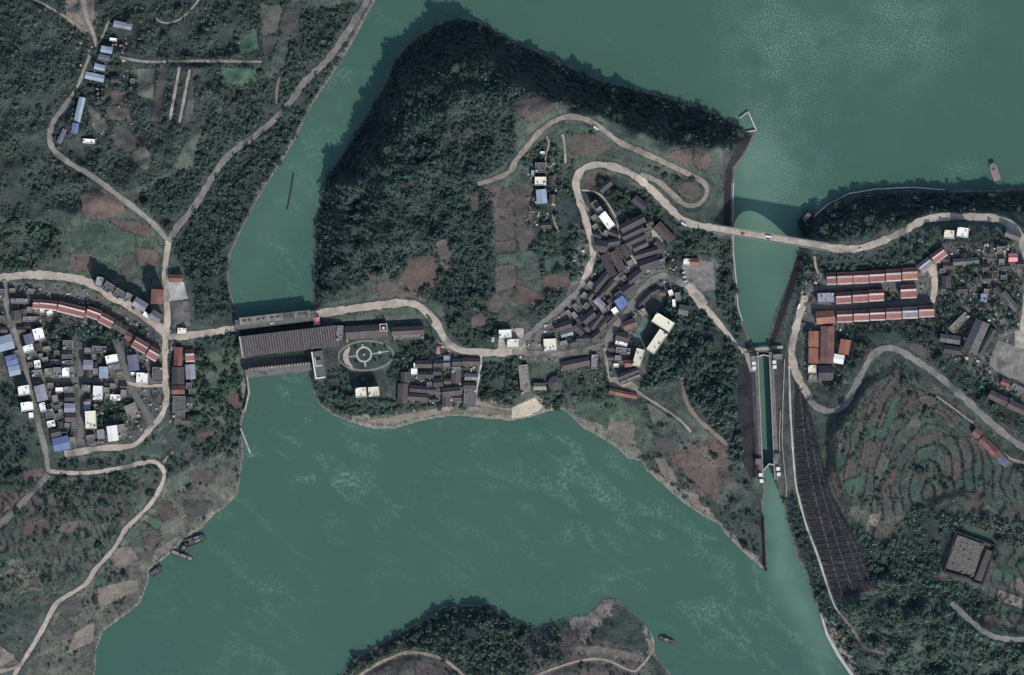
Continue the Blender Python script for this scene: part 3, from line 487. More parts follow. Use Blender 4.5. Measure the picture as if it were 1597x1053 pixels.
pts = [list(p) for p in SPOT]
for s_, l_ in SHORES:
    for (a, b) in zip(s_[:-1], s_[1:]):
        n = max(1, int(math.dist(a, b) / 28))
        for k in range(n):
            t = k / n
            pts.append([a[0] + (b[0] - a[0]) * t, a[1] + (b[1] - a[1]) * t, l_ + 0.6])
RIDGE = [(527, 317), (560, 277), (600, 217), (630, 140), (717, 97), (752, 93), (800, 131), (867, 160), (933, 180), (1000, 207), (1050, 226), (1117, 229), (535, 290), (580, 247), (615, 180), (672, 118), (900, 170), (965, 193)]
sc_ = np.array(SH_C[2:24])
for (u, v) in RIDGE:
    zr = {(p[0], p[1]): p[2] for p in SPOT}.get((u, v))
    best = min(((math.dist((u, v), (a[0] + (b[0] - a[0]) * t, a[1] + (b[1] - a[1]) * t)), a[0] + (b[0] - a[0]) * t, a[1] + (b[1] - a[1]) * t) for a, b in zip(sc_[:-1], sc_[1:]) for t in (0, .25, .5, .75)))
    zt = zr if zr else 60
    for t, k in ((0.3, 0.1), (0.6, 0.33), (0.85, 0.7)):
        pts.append([best[1] + (u - best[1]) * t, best[2] + (v - best[2]) * t, UP + (zt - UP) * k])
for a, b in zip(SH_E_UP[9:15], SH_E_UP[10:16]):
    pts.append([(a[0] + b[0]) / 2, (a[1] + b[1]) / 2 + 16, 18])
pts = np.array(pts)
pd = np.sqrt((pts[:, None, 0] - pts[None, :, 0]) ** 2 + (pts[:, None, 1] - pts[None, :, 1]) ** 2)
wts = np.linalg.solve(pd + np.eye(len(pts)) * 0.5, pts[:, 2] - 20)
HZ = np.zeros(GU.shape)
cu = np.clip(GU, -200, 1800); cv = np.clip(GV, -200, 1250)
for (x, y, _), w in zip(pts, wts):
    HZ += w * np.sqrt((cu - x) ** 2 + (cv - y) ** 2)
HZ += 20
away = np.clip((shore - 2) / 25, 0, 1)
HZ += away * ((fbm(GU / 70, GV / 70, 3) - 0.5) * 9 + (fbm(GU / 16, GV / 16, 9, 3) - 0.5) * 3.2)
HILLS = [[(500, 440), (520, 320), (600, 230), (660, 130), (760, 110), (830, 160), (790, 260), (730, 300), (700, 380), (600, 410)], [(-70, -70), (460, -70), (430, 100), (330, 220), (240, 330), (100, 360), (-70, 380)], [(1300, 950), (1380, 860), (1470, 930), (1660, 1010), (1660, 1120), (1380, 1120)], [(1040, 560), (1110, 500), (1140, 560), (1140, 690), (1080, 620)]]
hm = np.zeros(GU.shape)
for k_, p in enumerate(HILLS): hm = np.maximum(hm, (0.55 if k_ == 1 else 1) * np.where(in_poly(GU, GV, p), np.clip(seg_dist(GU, GV, p + p[:1]) / 25, 0, 1), 0))
rd = 1 - np.abs(2 * fbm(GU / 62 + 3, GV / 62, 33, 3) - 1)
HZ += hm * ((rd - 0.6) * 26 + (fbm(GU / 26, GV / 26, 35, 3) - .5) * 8)
# stepped farm terraces on the south-east hill
TERR = [(1285, 660), (1345, 590), (1390, 565), (1470, 610), (1530, 690), (1600, 740), (1680, 760), (1680, 1000), (1560, 985), (1540, 900), (1500, 780), (1440, 800), (1380, 850), (1320, 810), (1290, 740)]
tm = in_poly(GU, GV, TERR) & (shore > 10)
ra = np.sqrt(((GU - 1450) / 112) ** 2 + ((GV - 775) / 205) ** 2)
ARCH = [(1290, 670), (1345, 595), (1390, 568), (1470, 614), (1530, 690), (1570, 730), (1560, 790), (1500, 775), (1440, 795), (1380, 830), (1320, 800), (1290, 740)]
am = np.where(in_poly(GU, GV, ARCH), np.clip(seg_dist(GU, GV, ARCH + ARCH[:1]) / 14, 0, 1), 0)
HZ = HZ * (1 - am) + (20.5 + 12.5 * ra + (fbm(GU / 50, GV / 50, 21, 2) - 0.5) * 2.2) * am
q = HZ / 1.7
fr = q - np.floor(q); ta_q = q; fr1 = fr
HZ = np.where(tm, HZ + 1.7 * (np.clip((fr - 0.72) / 0.28, 0, 1) - fr), HZ)
TERR2 = [(0, 770), (60, 750), (230, 740), (210, 790), (150, 880), (60, 950), (-70, 950), (-70, 790)]
tm2 = in_poly(GU, GV, TERR2) & (shore > 10)
q = HZ / 1.8 + (fbm(GU / 40, GV / 40, 22, 2) - 0.5) * 0.8
fr = q - np.floor(q)
fr2 = fr; tb_q = q
HZ = np.where(tm2, HZ + 1.8 * (np.clip((fr - 0.7) / 0.3, 0, 1) - fr) * 0.85, HZ)

HZ = np.where(land, np.maximum(HZ, level + 0.25 + np.minimum(shore, 12) * 0.06), level - np.clip(shore * 0.45, 0, 4.5))
HZ = np.minimum(HZ, 85)

def gi(u, v):
    """fractional grid index of map points (inner grid is uniform)"""
    fu = np.interp(u, U, np.arange(NU)); fv = np.interp(v, V, np.arange(NV))
    return fu, fv
def ground(u, v):
    u = np.asarray(u, float); v = np.asarray(v, float)
    fu, fv = gi(u, v)
    i = np.clip(fu.astype(int), 0, NU - 2); j = np.clip(fv.astype(int), 0, NV - 2)
    a = fu - i; b = fv - j
    return (HZ[j, i] * (1 - a) + HZ[j, i + 1] * a) * (1 - b) + (HZ[j + 1, i] * (1 - a) + HZ[j + 1, i + 1] * a) * b

def resample(p, step):
    out_ = [p[0]]
    # Catmull-Rom through the points, then even spacing
    P = [p[0]] + list(p) + [p[-1]]
    dense = []
    for k in range(1, len(P) - 2):
        p0, p1, p2, p3 = P[k - 1], P[k], P[k + 1], P[k + 2]
        n = max(2, int(math.dist(p1, p2) / 1.5))
        for s in range(n):
            t = s / n
            dense.append(tuple(0.5 * ((2 * p1[c]) + (-p0[c] + p2[c]) * t + (2 * p0[c] - 5 * p1[c] + 4 * p2[c] - p3[c]) * t * t + (-p0[c] + 3 * p1[c] - 3 * p2[c] + p3[c]) * t ** 3) for c in (0, 1)))
    dense.append(tuple(p[-1]))
    acc = 0
    for a, b in zip(dense[:-1], dense[1:]):
        acc += math.dist(a, b)
        if acc >= step: out_.append(b); acc = 0
    if math.dist(out_[-1], p[-1]) > step * 0.4: out_.append(tuple(p[-1]))
    return out_

# small grey-roofed infill houses packed between the surveyed ones
def overlaps(u, v, r, items):
    return any(math.hypot(u - b[0], v - b[1]) < r + 0.42 * max(b[2], b[3]) + 0.1 * min(b[2], b[3]) for b in items)
def infill(ai, poly, n, rots, roofs, seed):
    rs = random.Random(seed); items = AREAS[ai][2]; got = 0
    xs = [p[0] for p in poly]; ys = [p[1] for p in poly]
    for _ in range(6000):
        if got >= n: break
        u, v = rs.uniform(min(xs), max(xs)), rs.uniform(min(ys), max(ys))
        if not in_poly(np.array([u]), np.array([v]), poly)[0]: continue
        w, d = rs.uniform(7, 13), rs.uniform(6, 9)
        if overlaps(u, v, (w + d) * .24, items): continue
        near = min(items, key=lambda b: math.hypot(b[0] - u, b[1] - v))
        if any(math.hypot(u - p[0], v - p[1]) < r_[2] / 2 + (w + d) * .27 for r_ in ROADS for p in r_[3]): continue
        rf = rs.choice(roofs)
        items.append((round(u, 1), round(v, 1), round(w, 1), round(d, 1), near[4] if rs.random() < .8 else near[4] + 90, rs.choice((4.5, 5, 6)), 'gable' if rf in ('tile', 'brown') else 'flat', rf)); got += 1
ROADS = [(n, m, w, resample(p, 3.0)) for n, m, w, p in ROADS]
infill(0, [(0, 445), (50, 450), (60, 500), (50, 540), (130, 545), (180, 545), (205, 590), (200, 615), (150, 620), (150, 690), (90, 690), (50, 600), (0, 520)], 46, None, ['tile', 'slate', 'grey', 'tan', 'grey', 'brown'], 5)
infill(0, [(272, 540), (300, 540), (300, 660), (272, 660)], 5, None, ['tile', 'slate', 'brown'], 6)
infill(3, [(920, 320), (1020, 350), (1040, 420), (1000, 470), (985, 540), (950, 560), (880, 560), (870, 500), (920, 450)], 34, None, ['tile', 'grey', 'brown', 'slate', 'tan'], 7)
infill(2, [(640, 560), (745, 560), (745, 630), (640, 630)], 4, None, ['tile', 'brown', 'slate'], 8)
infill(6, [(1460, 400), (1590, 410), (1590, 500), (1540, 490), (1470, 470)], 12, None, ['tile', 'slate', 'tan'], 9)

# roads are cut level into the ground
wsum = np.full(GU.shape, 1e9); zroad = np.zeros(GU.shape)
for n, m, w, p in ROADS:
    pa = np.array(p); z = ground(pa[:, 0], pa[:, 1])
    k = 9 if w > 5 else 5
    zp_ = np.pad(z, k, mode='edge'); z = np.convolve(zp_, np.ones(2 * k + 1) / (2 * k + 1), 'valid')
    for (u, v), zz in zip(p, z):
        r = w / 2 + 9
        i0, i1 = np.searchsorted(U, [u - r, u + r]); j0, j1 = np.searchsorted(V, [v - r, v + r])
        sl = (slice(j0, j1), slice(i0, i1))
        d = np.hypot(GU[sl] - u, GV[sl] - v) - w / 2
        nearer = d < wsum[sl]
        wsum[sl] = np.where(nearer, d, wsum[sl]); zroad[sl] = np.where(nearer, zz, zroad[sl])
bl = np.clip(1 - (wsum - 1.8) / 6.0, 0, 1); bl = bl * bl * (3 - 2 * bl)
bl = np.where(land, bl, 0)
HZ = HZ * (1 - bl) + zroad * bl

# level building plots
PADS = [([(487, 533), (534, 503), (664, 497), (674, 528), (642, 548), (640, 600), (604, 632), (512, 622), (489, 592)], 12.0),
        ([(1156, 552), (1182, 549), (1200, 549), (1228, 556), (1230, 640), (1233, 730), (1226, 772), (1212, 760), (1192, 745), (1180, 745), (1176, 640)], 12.0),
        ([(1487, 824), (1556, 848), (1533, 916), (1466, 893)], 29.5)]
for poly, z in PADS:
    d = seg_dist(GU, GV, poly + poly[:1]); ins = in_poly(GU, GV, poly)
    d = np.where(ins, 0, d)
    b = np.clip(1 - d / 5, 0, 1)
    b = np.where(land, b, 0)
    HZ = HZ * (1 - b) + z * b
BLD = []
for area, group, items in AREAS:
    for it in items:
        u, v, w, d, rot, h, form, rf = it
        c, s = math.cos(R(rot)), math.sin(R(rot))
        r = math.hypot(w, d) / 2 + 5
        i0, i1 = np.searchsorted(U, [u - r, u + r]); j0, j1 = np.searchsorted(V, [v - r, v + r])
        sl = (slice(j0, j1), slice(i0, i1))
        du = GU[sl] - u; dv = -(GV[sl] - v)
        lx = np.abs(du * c + dv * s) - w / 2; ly = np.abs(-du * s + dv * c) - d / 2
        dd = np.maximum(lx, ly)
        z = float(np.mean(HZ[sl][dd < 1])) if (dd < 1).any() else float(ground(u, v))
        b = np.clip(1 - (dd - 1.0) / 3.5, 0, 1) * np.where(land[sl], 1, 0) * (1 - bl[sl])
        HZ[sl] = HZ[sl] * (1 - b) + z * b
        BLD.append((area, group, it, z))
# lock chamber
cd = in_poly(GU, GV, [(1181, 551), (1201, 551), (1209.5, 748), (1189.5, 748)])
HZ = np.where(cd, -4.0, HZ)

# ---- rasters of what covers the ground
RW, RH = 1597 + 2 * M, 1053 + 2 * M
rx, ry = np.meshgrid(np.arange(RW) - M + 0.5, np.arange(RH) - M + 0.5)
busy = np.zeros((RH, RW), bool)
def paint(arr, poly, val, grow=0):
    xs = [p[0] for p in poly]; ys = [p[1] for p in poly]
    i0 = max(0, int(min(xs) + M - 1)); i1 = min(RW, int(max(xs) + M + 2)); j0 = max(0, int(min(ys) + M - 1)); j1 = min(RH, int(max(ys) + M + 2))
    if i1 <= i0 or j1 <= j0: return
    sl = (slice(j0, j1), slice(i0, i1))
    m = in_poly(rx[sl], ry[sl], poly)
    arr[sl][m] = val
def stamp(arr, u, v, r, val):
    i0 = max(0, int(u + M - r - 1)); i1 = min(RW, int(u + M + r + 2)); j0 = max(0, int(v + M - r - 1)); j1 = min(RH, int(v + M + r + 2))
    if i1 <= i0 or j1 <= j0: return
    sl = (slice(j0, j1), slice(i0, i1))
    arr[sl][np.hypot(rx[sl] - u, ry[sl] - v) < r] = val

# ground colour: scrub first, then woods, fields' surroundings, shores, built-up land
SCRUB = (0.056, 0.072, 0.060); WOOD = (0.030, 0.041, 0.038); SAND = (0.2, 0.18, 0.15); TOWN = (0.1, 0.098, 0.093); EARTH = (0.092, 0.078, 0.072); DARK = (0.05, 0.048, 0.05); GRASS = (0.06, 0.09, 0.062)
GC = np.empty((RH, RW, 3)); GC[:] = SCRUB
# ------------------------------------------------------------------ woods: (key, words, spacing, r_min, r_max, gap threshold, colour, polygon)
WOODS = [
 ('compoundpark', 'the small park around the circular garden', 6, 1.4, 2.8, 0.38, (0.036, 0.058, 0.044), [(508, 545), (524, 540), (528, 572), (545, 585), (600, 582), (616, 570), (618, 540), (605, 530), (672, 532), (660, 545), (625, 548), (606, 596), (560, 598), (510, 598)]),
 ('compoundgarden', 'the hedged garden east of the circular path', 5.5, 1.4, 2.8, 0.22, (0.036, 0.060, 0.044), [(618, 546), (672, 532), (690, 545), (688, 556), (645, 562), (630, 600), (604, 596), (606, 578)]),
 ('westhouses', 'the lanes between western town houses', 8.5, 1.3, 2.6, 0.40, (0.035, 0.053, 0.046), [(0, 445), (60, 450), (150, 470), (250, 525), (254, 690), (200, 690), (90, 700), (50, 600), (0, 520)]),
 ('easthouses', 'the lanes between eastern row houses', 8.5, 1.3, 2.4, 0.40, (0.035, 0.053, 0.046), [(1255, 430), (1460, 405), (1460, 500), (1320, 510), (1325, 600), (1262, 605), (1248, 500)]),
 ('easthouseyards', 'the yards of the eastern market hill', 8, 1.3, 2.8, 0.38, (0.035, 0.053, 0.046), [(1440, 360), (1560, 355), (1600, 400), (1600, 640), (1550, 620), (1450, 560)]),
 ('hill', 'the wooded central hill by the river bend', 6.0, 1.9, 3.7, 0.24, (0.023, 0.043, 0.039), [(492, 476), (492, 330), (515, 258), (560, 190), (602, 122), (640, 62), (700, 28), (760, 38), (850, 84), (950, 127), (1060, 155), (1150, 194), (1172, 212), (1150, 236), (1100, 228), (1040, 226), (960, 193), (930, 178), (870, 160), (825, 150), (800, 165), (806, 240), (770, 270), (738, 282), (770, 300), (768, 420), (760, 460), (735, 490), (690, 475), (640, 460), (600, 425), (560, 445), (520, 460)]),
 ('bank', 'the wood along the west river bank', 6.2, 1.9, 3.7, 0.3, (0.032, 0.057, 0.048), [(575, 0), (470, 20), (440, 110), (395, 130), (320, 190), (300, 260), (210, 300), (255, 360), (275, 400), (300, 440), (305, 500), (366, 490), (356, 430), (362, 390), (402, 312), (430, 268), (465, 212), (482, 172), (523, 110)]),
 ('northwest', 'the scrubby northwest hillside', 6.2, 1.4, 3.0, 0.36, (0.051, 0.074, 0.060), [(-65, -65), (470, -65), (450, 20), (420, 110), (390, 135), (300, 200), (270, 270), (200, 300), (140, 300), (110, 350), (-65, 390)]),
 ('town', 'the western town', 7.5, 2.0, 4.0, 0.42, (0.036, 0.066, 0.050), [(60, 490), (130, 490), (200, 530), (180, 560), (130, 545), (80, 540), (60, 520)]),
 ('townsouth', 'the gardens south of the western town', 8, 2.0, 3.8, 0.40, (0.036, 0.066, 0.050), [(-60, 600), (30, 600), (60, 690), (75, 720), (250, 715), (258, 690), (300, 640), (380, 640), (375, 700), (300, 720), (250, 760), (200, 770), (60, 770), (-60, 740)]),
 ('towncourt', 'the walled yards between western town houses', 6.5, 2.0, 3.6, 0.32, (0.036, 0.066, 0.050), [(148, 622), (200, 622), (210, 652), (196, 662), (150, 665)]),
 ('towneast', 'the slope between town and dam', 7, 2.0, 3.6, 0.36, (0.036, 0.066, 0.050), [(300, 530), (370, 520), (375, 600), (385, 640), (300, 660), (292, 600)]),
 ('townwest', 'the hillside above the western town', 8, 2.0, 4.0, 0.38, (0.036, 0.066, 0.050), [(-60, 340), (90, 345), (100, 400), (60, 420), (-60, 425)]),
 ('southwest', 'the terraced farmland in the southwest', 9.5, 1.6, 3.4, 0.53, (0.036, 0.066, 0.050), [(-60, 770), (60, 755), (230, 745), (200, 800), (150, 880), (60, 960), (30, 1020), (-60, 1010)]),
 ('riverside', 'the riverside plots south of the western town', 11, 1.4, 3.0, 0.52, (0.035, 0.053, 0.048), [(256, 730), (372, 690), (372, 770), (320, 820), (240, 880), (220, 940), (150, 985), (150, 1053), (60, 1053), (120, 930), (200, 830)]),
 ('compound', 'the grounds below the power station', 6.5, 2.0, 3.8, 0.30, (0.036, 0.066, 0.050), [(490, 596), (512, 598), (545, 600), (552, 622), (600, 622), (640, 628), (690, 632), (640, 640), (580, 650), (530, 645), (500, 628)]),
 ('hamlet', 'the dark grove beside the hamlet', 6.5, 2.2, 4.2, 0.26, (0.036, 0.066, 0.050), [(752, 566), (806, 562), (808, 612), (800, 632), (760, 625), (746, 610)]),
 ('hamletyards', 'the hamlet yards', 7.5, 1.6, 3.0, 0.40, (0.036, 0.066, 0.050), [(630, 545), (680, 556), (745, 560), (745, 640), (640, 645), (620, 600)]),
 ('roadside', 'the roadside grove above the hamlet', 7, 2.0, 4.0, 0.34, (0.036, 0.066, 0.050), [(690, 480), (740, 440), (770, 430), (780, 510), (770, 545), (720, 540), (700, 515)]),
 ('lane', 'the slope west of the village road', 7.5, 2.0, 3.8, 0.36, (0.036, 0.066, 0.050), [(806, 260), (850, 215), (895, 250), (895, 300), (915, 360), (918, 410), (880, 465), (830, 510), (810, 500), (850, 450), (840, 400), (812, 380), (830, 330), (830, 260)]),
 ('terrace', 'the strip between the two hill roads', 8.5, 1.6, 3.2, 0.45, (0.036, 0.066, 0.050), [(880, 190), (960, 225), (1095, 290), (1060, 312), (1000, 270), (900, 255)]),
 ('villagetop', 'the gardens on the village slope', 7, 1.8, 3.4, 0.36, (0.036, 0.066, 0.050), [(905, 300), (960, 275), (1010, 300), (1060, 350), (1090, 380), (1060, 430), (1030, 420), (1040, 390), (1000, 340), (960, 330)]),
 ('villagemid', 'the yards of the central village', 8, 1.6, 3.0, 0.42, (0.036, 0.066, 0.050), [(920, 350), (1020, 350), (1050, 430), (990, 470), (940, 540), (880, 560), (830, 560), (860, 500), (915, 440)]),
 ('channel', 'the wooded slope beside the lock approach', 7, 2.2, 4.2, 0.30, (0.042, 0.074, 0.063), [(1068, 360), (1142, 372), (1146, 440), (1148, 480), (1158, 510), (1150, 530), (1118, 470), (1118, 405), (1060, 400)]),
 ('eastwood', 'the dense wood west of the lock', 7, 2.4, 4.4, 0.26, (0.042, 0.074, 0.063), [(1010, 500), (1060, 450), (1096, 482), (1150, 550), (1152, 640), (1160, 720), (1140, 720), (1080, 640), (1060, 590), (1000, 610), (1010, 570), (1050, 530)]),
 ('villagesouth', 'the slope below the village', 8, 1.6, 3.4, 0.38, (0.036, 0.066, 0.050), [(830, 610), (880, 575), (950, 560), (955, 600), (990, 615), (1050, 650), (1030, 690), (990, 650), (940, 640), (890, 632), (850, 640)]),
 ('spit', 'the spit downstream of the lock', 9, 1.4, 3.2, 0.44, (0.033, 0.051, 0.048), [(1000, 715), (1060, 690), (1130, 690), (1160, 740), (1192, 780), (1192, 880), (1150, 850), (1100, 800), (1040, 755)]),
 ('cliff', 'the shaded river bluff on the east bank', 6.8, 2.2, 4.0, 0.26, (0.026, 0.045, 0.042), [(1248, 372), (1262, 338), (1300, 322), (1370, 300), (1470, 301), (1650, 298), (1650, 345), (1580, 330), (1450, 330), (1400, 350), (1350, 372), (1290, 374)]),  # shade of the north-facing bluff is put into this low leaf tone
 ('rowback', 'the bank above the eastern row houses', 7, 1.8, 3.6, 0.30, (0.042, 0.074, 0.063), [(1250, 400), (1330, 398), (1380, 388), (1440, 365), (1470, 355), (1440, 395), (1420, 414), (1290, 424), (1270, 440), (1240, 460)]),
 ('roweast', 'the gardens behind the eastern row houses', 7.5, 1.8, 3.8, 0.32, (0.036, 0.066, 0.050), [(1300, 505), (1460, 496), (1470, 410), (1560, 410), (1590, 430), (1585, 520), (1550, 520), (1510, 490), (1460, 550), (1400, 530), (1340, 560), (1320, 600), (1300, 620), (1270, 610), (1320, 570)]),
 ('terraces', 'the hedged farm terraces on the southeast hill', 8.5, 1.5, 3.2, 0.60, (0.036, 0.066, 0.050), [(1262, 640), (1330, 620), (1400, 560), (1470, 610), (1550, 680), (1597, 730), (1660, 740), (1660, 800), (1500, 770), (1420, 820), (1370, 870), (1290, 770)]),
 ('southeast', 'the wooded southeast hollow', 5.8, 1.6, 3.4, 0.30, (0.047, 0.076, 0.061), [(1310, 800), (1380, 845), (1425, 785), (1490, 800), (1560, 805), (1660, 820), (1660, 860), (1560, 850), (1490, 822), (1465, 895), (1530, 920), (1560, 940), (1540, 985), (1660, 1010), (1660, 1120), (1370, 1120), (1300, 1000), (1282, 950), (1360, 925)]),
 ('lockbank', 'the bank between lock outlet and stone slope', 6.5, 1.6, 3.2, 0.30, (0.036, 0.066, 0.050), [(1216, 770), (1240, 768), (1262, 830), (1300, 945), (1290, 985), (1262, 900), (1236, 830)]),
 ('eastyards', 'the eastern hill yards', 7.5, 1.8, 3.6, 0.36, (0.036, 0.066, 0.050), [(1455, 555), (1540, 570), (1560, 600), (1597, 640), (1640, 660), (1640, 700), (1560, 660), (1480, 600)]),
 ('southisle', 'the wooded southern island', 7, 2.0, 4.0, 0.30, (0.050, 0.076, 0.062), [(520, 1065), (570, 1017), (640, 980), (692, 946), (765, 942), (800, 970), (850, 978), (880, 985), (880, 1030), (800, 1060), (800, 1120), (600, 1120), (700, 1040), (640, 1015), (570, 1045)]),
 ('southpoint', 'the rocky point of the southern island', 10, 1.4, 2.8, 0.46, (0.031, 0.048, 0.044), [(880, 970), (940, 940), (985, 958), (1018, 1000), (1040, 1060), (880, 1060)]),
]
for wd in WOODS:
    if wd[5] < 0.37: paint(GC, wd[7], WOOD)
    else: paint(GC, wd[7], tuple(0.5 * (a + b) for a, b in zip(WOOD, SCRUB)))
dense = np.zeros((RH, RW), bool)
for wd in WOODS:
    if wd[5] < 0.37: paint(dense, wd[7], True)
for c, poly in [
    (TOWN, [(0, 440), (60, 440), (150, 455), (250, 515), (256, 690), (200, 690), (90, 700), (50, 600), (0, 520)]), (TOWN, [(145, 430), (250, 485), (250, 440), (200, 440)]),
    (TOWN, [(900, 360), (1020, 340), (1050, 440), (1000, 480), (1000, 570), (950, 570), (800, 560), (800, 530), (880, 490)]),
    (TOWN, [(1255, 425), (1460, 400), (1460, 500), (1320, 505), (1320, 600), (1260, 600), (1245, 500)]), (TOWN, [(1460, 380), (1597, 380), (1597, 640), (1550, 610), (1470, 550)]), (TOWN, [(640, 550), (745, 555), (745, 630), (640, 630)]),
    (SAND, [(548, 648), (600, 650), (650, 640), (705, 632), (745, 622), (800, 634), (836, 616), (850, 634), (882, 632), (900, 640), (930, 660), (985, 690), (1000, 705), (985, 725), (900, 690), (870, 650), (800, 665), (600, 680), (545, 662)]),
    (SAND, [(1010, 728), (1100, 790), (1180, 870), (1195, 885), (1180, 900), (1000, 760)]), (SAND, [(885, 955), (940, 930), (965, 935), (950, 960), (925, 985), (905, 1005), (895, 995)]), (SAND, [(1005, 975), (1022, 990), (1028, 1030), (1010, 1020)]),
    (SAND, [(140, 1053), (150, 985), (220, 930), (228, 890), (262, 858), (300, 825), (330, 795), (340, 800), (300, 850), (230, 930), (160, 1000), (150, 1053)]), (SAND, [(1280, 955), (1290, 950), (1345, 1053), (1325, 1060)]), (SAND, [(380, 560), (388, 560), (394, 640), (372, 672), (376, 640)]),
    (EARTH, [(1040, 705), (1110, 675), (1135, 700), (1150, 760), (1130, 790), (1080, 770)]), (GRASS, [(110, 350), (250, 345), (252, 420), (180, 430), (110, 425)]), (EARTH, [(60, 750), (130, 770), (100, 850), (30, 840)]), ((0.044, 0.062, 0.054), [(1300, 930), (1370, 925), (1470, 930), (1560, 1000), (1660, 1015), (1660, 1120), (1375, 1120)]), ((0.1, 0.104, 0.085), [(258, 750), (372, 690), (372, 772), (330, 802), (262, 862), (228, 890), (215, 942), (150, 990), (147, 1060), (40, 1060), (90, 950), (140, 905), (200, 830)]),
    (EARTH, [(750, 290), (830, 290), (835, 350), (770, 340)]), (EARTH, [(575, 430), (660, 400), (700, 370), (700, 420), (660, 470), (590, 470)]), ((0.046, 0.06, 0.05), [(1262, 640), (1330, 620), (1400, 560), (1470, 610), (1550, 680), (1660, 740), (1660, 980), (1560, 980), (1530, 900), (1500, 780), (1420, 820), (1370, 870), (1290, 770)]),
    (EARTH, [(560, 1010), (640, 1005), (700, 1030), (720, 1060), (540, 1060)]), (EARTH, [(820, 990), (890, 980), (1000, 1020), (1030, 1060), (820, 1060)]),
    (DARK, [(1240, 580), (1262, 640), (1290, 770), (1362, 922), (1300, 938), (1246, 763)]), (DARK, [(1150, 555), (1182, 552), (1190, 750), (1160, 740)]), (DARK, [(1128, 240), (1174, 208), (1143, 262), (1143, 374), (1128, 374)]), (DARK, [(1240, 400), (1256, 390), (1236, 460), (1212, 540), (1198, 540)]), (DARK, [(1203, 556), (1230, 556), (1232, 740), (1214, 740)]),
    (GRASS, [(300, 560), (370, 540), (375, 600), (350, 660), (300, 650)]), (GRASS, [(895, 622), (940, 610), (1000, 640), (1000, 670), (940, 655), (900, 655)]),
    ((0.11, 0.1, 0.1), [(520, 100), (545, 62), (590, 0), (600, 0), (548, 78), (490, 170), (470, 200), (430, 265), (400, 312), (395, 308), (460, 205)]),
]: paint(GC, poly, c)
sown = np.zeros((RH, RW), bool)
for kind, poly in FIELDS: paint(GC, poly, FC[kind]); paint(busy, poly, True); paint(sown, poly, True)
for n, m, p in YARDS: paint(busy, p, True)
for n, m, w, p in ROADS:
    for u, v in p: stamp(busy, u, v, w / 2 + 2.2, True)
for area, group, it, z in BLD:
    u, v, w, d, rot = it[:5]
    c, s = math.cos(R(rot)), math.sin(R(rot))
    paint(busy, [(u + (a * c - b * s), v - (a * s + b * c)) for a, b in ((-w / 2 - 1, -d / 2 - 1), (w / 2 + 1, -d / 2 - 1), (w / 2 + 1, d / 2 + 1), (-w / 2 - 1, d / 2 + 1))], True)
for poly in ([(570.5 + 46 * math.cos(t * .2), 555 + 26 * math.sin(t * .2)) for t in range(31)], [(370, 480), (535, 480), (535, 560), (500, 592), (372, 592)],
             [(1150, 535), (1232, 535), (1238, 780), (1205, 780), (1180, 752), (1160, 720), (1150, 600)], [(1470, 826), (1555, 846), (1535, 918), (1465, 895)], [(1115, 340), (1285, 365), (1285, 400), (1115, 375)]):
    paint(busy, poly, True)

# smear the colour edges a little and break them up
gnu = np.clip(GU, -M + 1, 1597 + M - 2) + (fbm(GU / 6, GV / 6, 40, 2) - 0.5) * 12
gnv = np.clip(GV, -M + 1, 1053 + M - 2) + (fbm(GU / 6, GV / 6, 50, 2) - 0.5) * 12
gi_ = np.clip((gnu + M).astype(int), 0, RW - 1); gj_ = np.clip((gnv + M).astype(int), 0, RH - 1)
gcol = GC[gj_, gi_] * (0.72 + 0.56 * fbm(GU / 22, GV / 22, 60, 3))[..., None]
# patchwork of the terrace treads, and grassy or bare patches over the open land
pal = np.array([FC['b'], FC['g'], FC['d'], FC['o'], FC['b'], FC['g'], FC['t']])
for msk, qq, frr in ((tm, ta_q, fr1), (tm2, tb_q, fr2)):
    sect = np.floor(fbm(GU / 55, GV / 55, 81, 2) * 9).astype(int)
    hsh = (np.floor(qq).astype(int) * 7 + sect * 13) % 7
    tread = pal[hsh] * 0.95
    k_ = np.where(msk & (frr < 0.74), 0.75, 0)[..., None]
    gcol = gcol * (1 - k_) + tread * k_
    k_ = np.where(msk & (frr >= 0.74), 0.8, 0)[..., None]
    gcol = gcol * (1 - k_) + np.array([0.03, 0.042, 0.034]) * k_
opn = np.clip((gcol.mean(-1) - 0.045) / 0.02, 0.0, 1)[..., None]
pg = opn * np.clip((fbm(GU / 34, GV / 34, 140, 3) - 0.52) * 7, 0, 1)[..., None] * 0.45
gcol = gcol * (1 - pg) + np.array([0.05, 0.085, 0.064]) * pg
pb = opn * np.clip((fbm(GU / 24, GV / 24, 150, 3) - 0.56) * 7, 0, 1)[..., None] * 0.5
gcol = gcol * (1 - pb) + np.array([0.09, 0.078, 0.07]) * pb
# thin pale strip of silt and stone at the waterline
wl = land & (shore < 2.4)
gcol[wl] = 0.35 * gcol[wl] + 0.65 * np.array([0.19, 0.17, 0.15])
wet = ~land
gcol[wet] = (0.05, 0.075, 0.06)

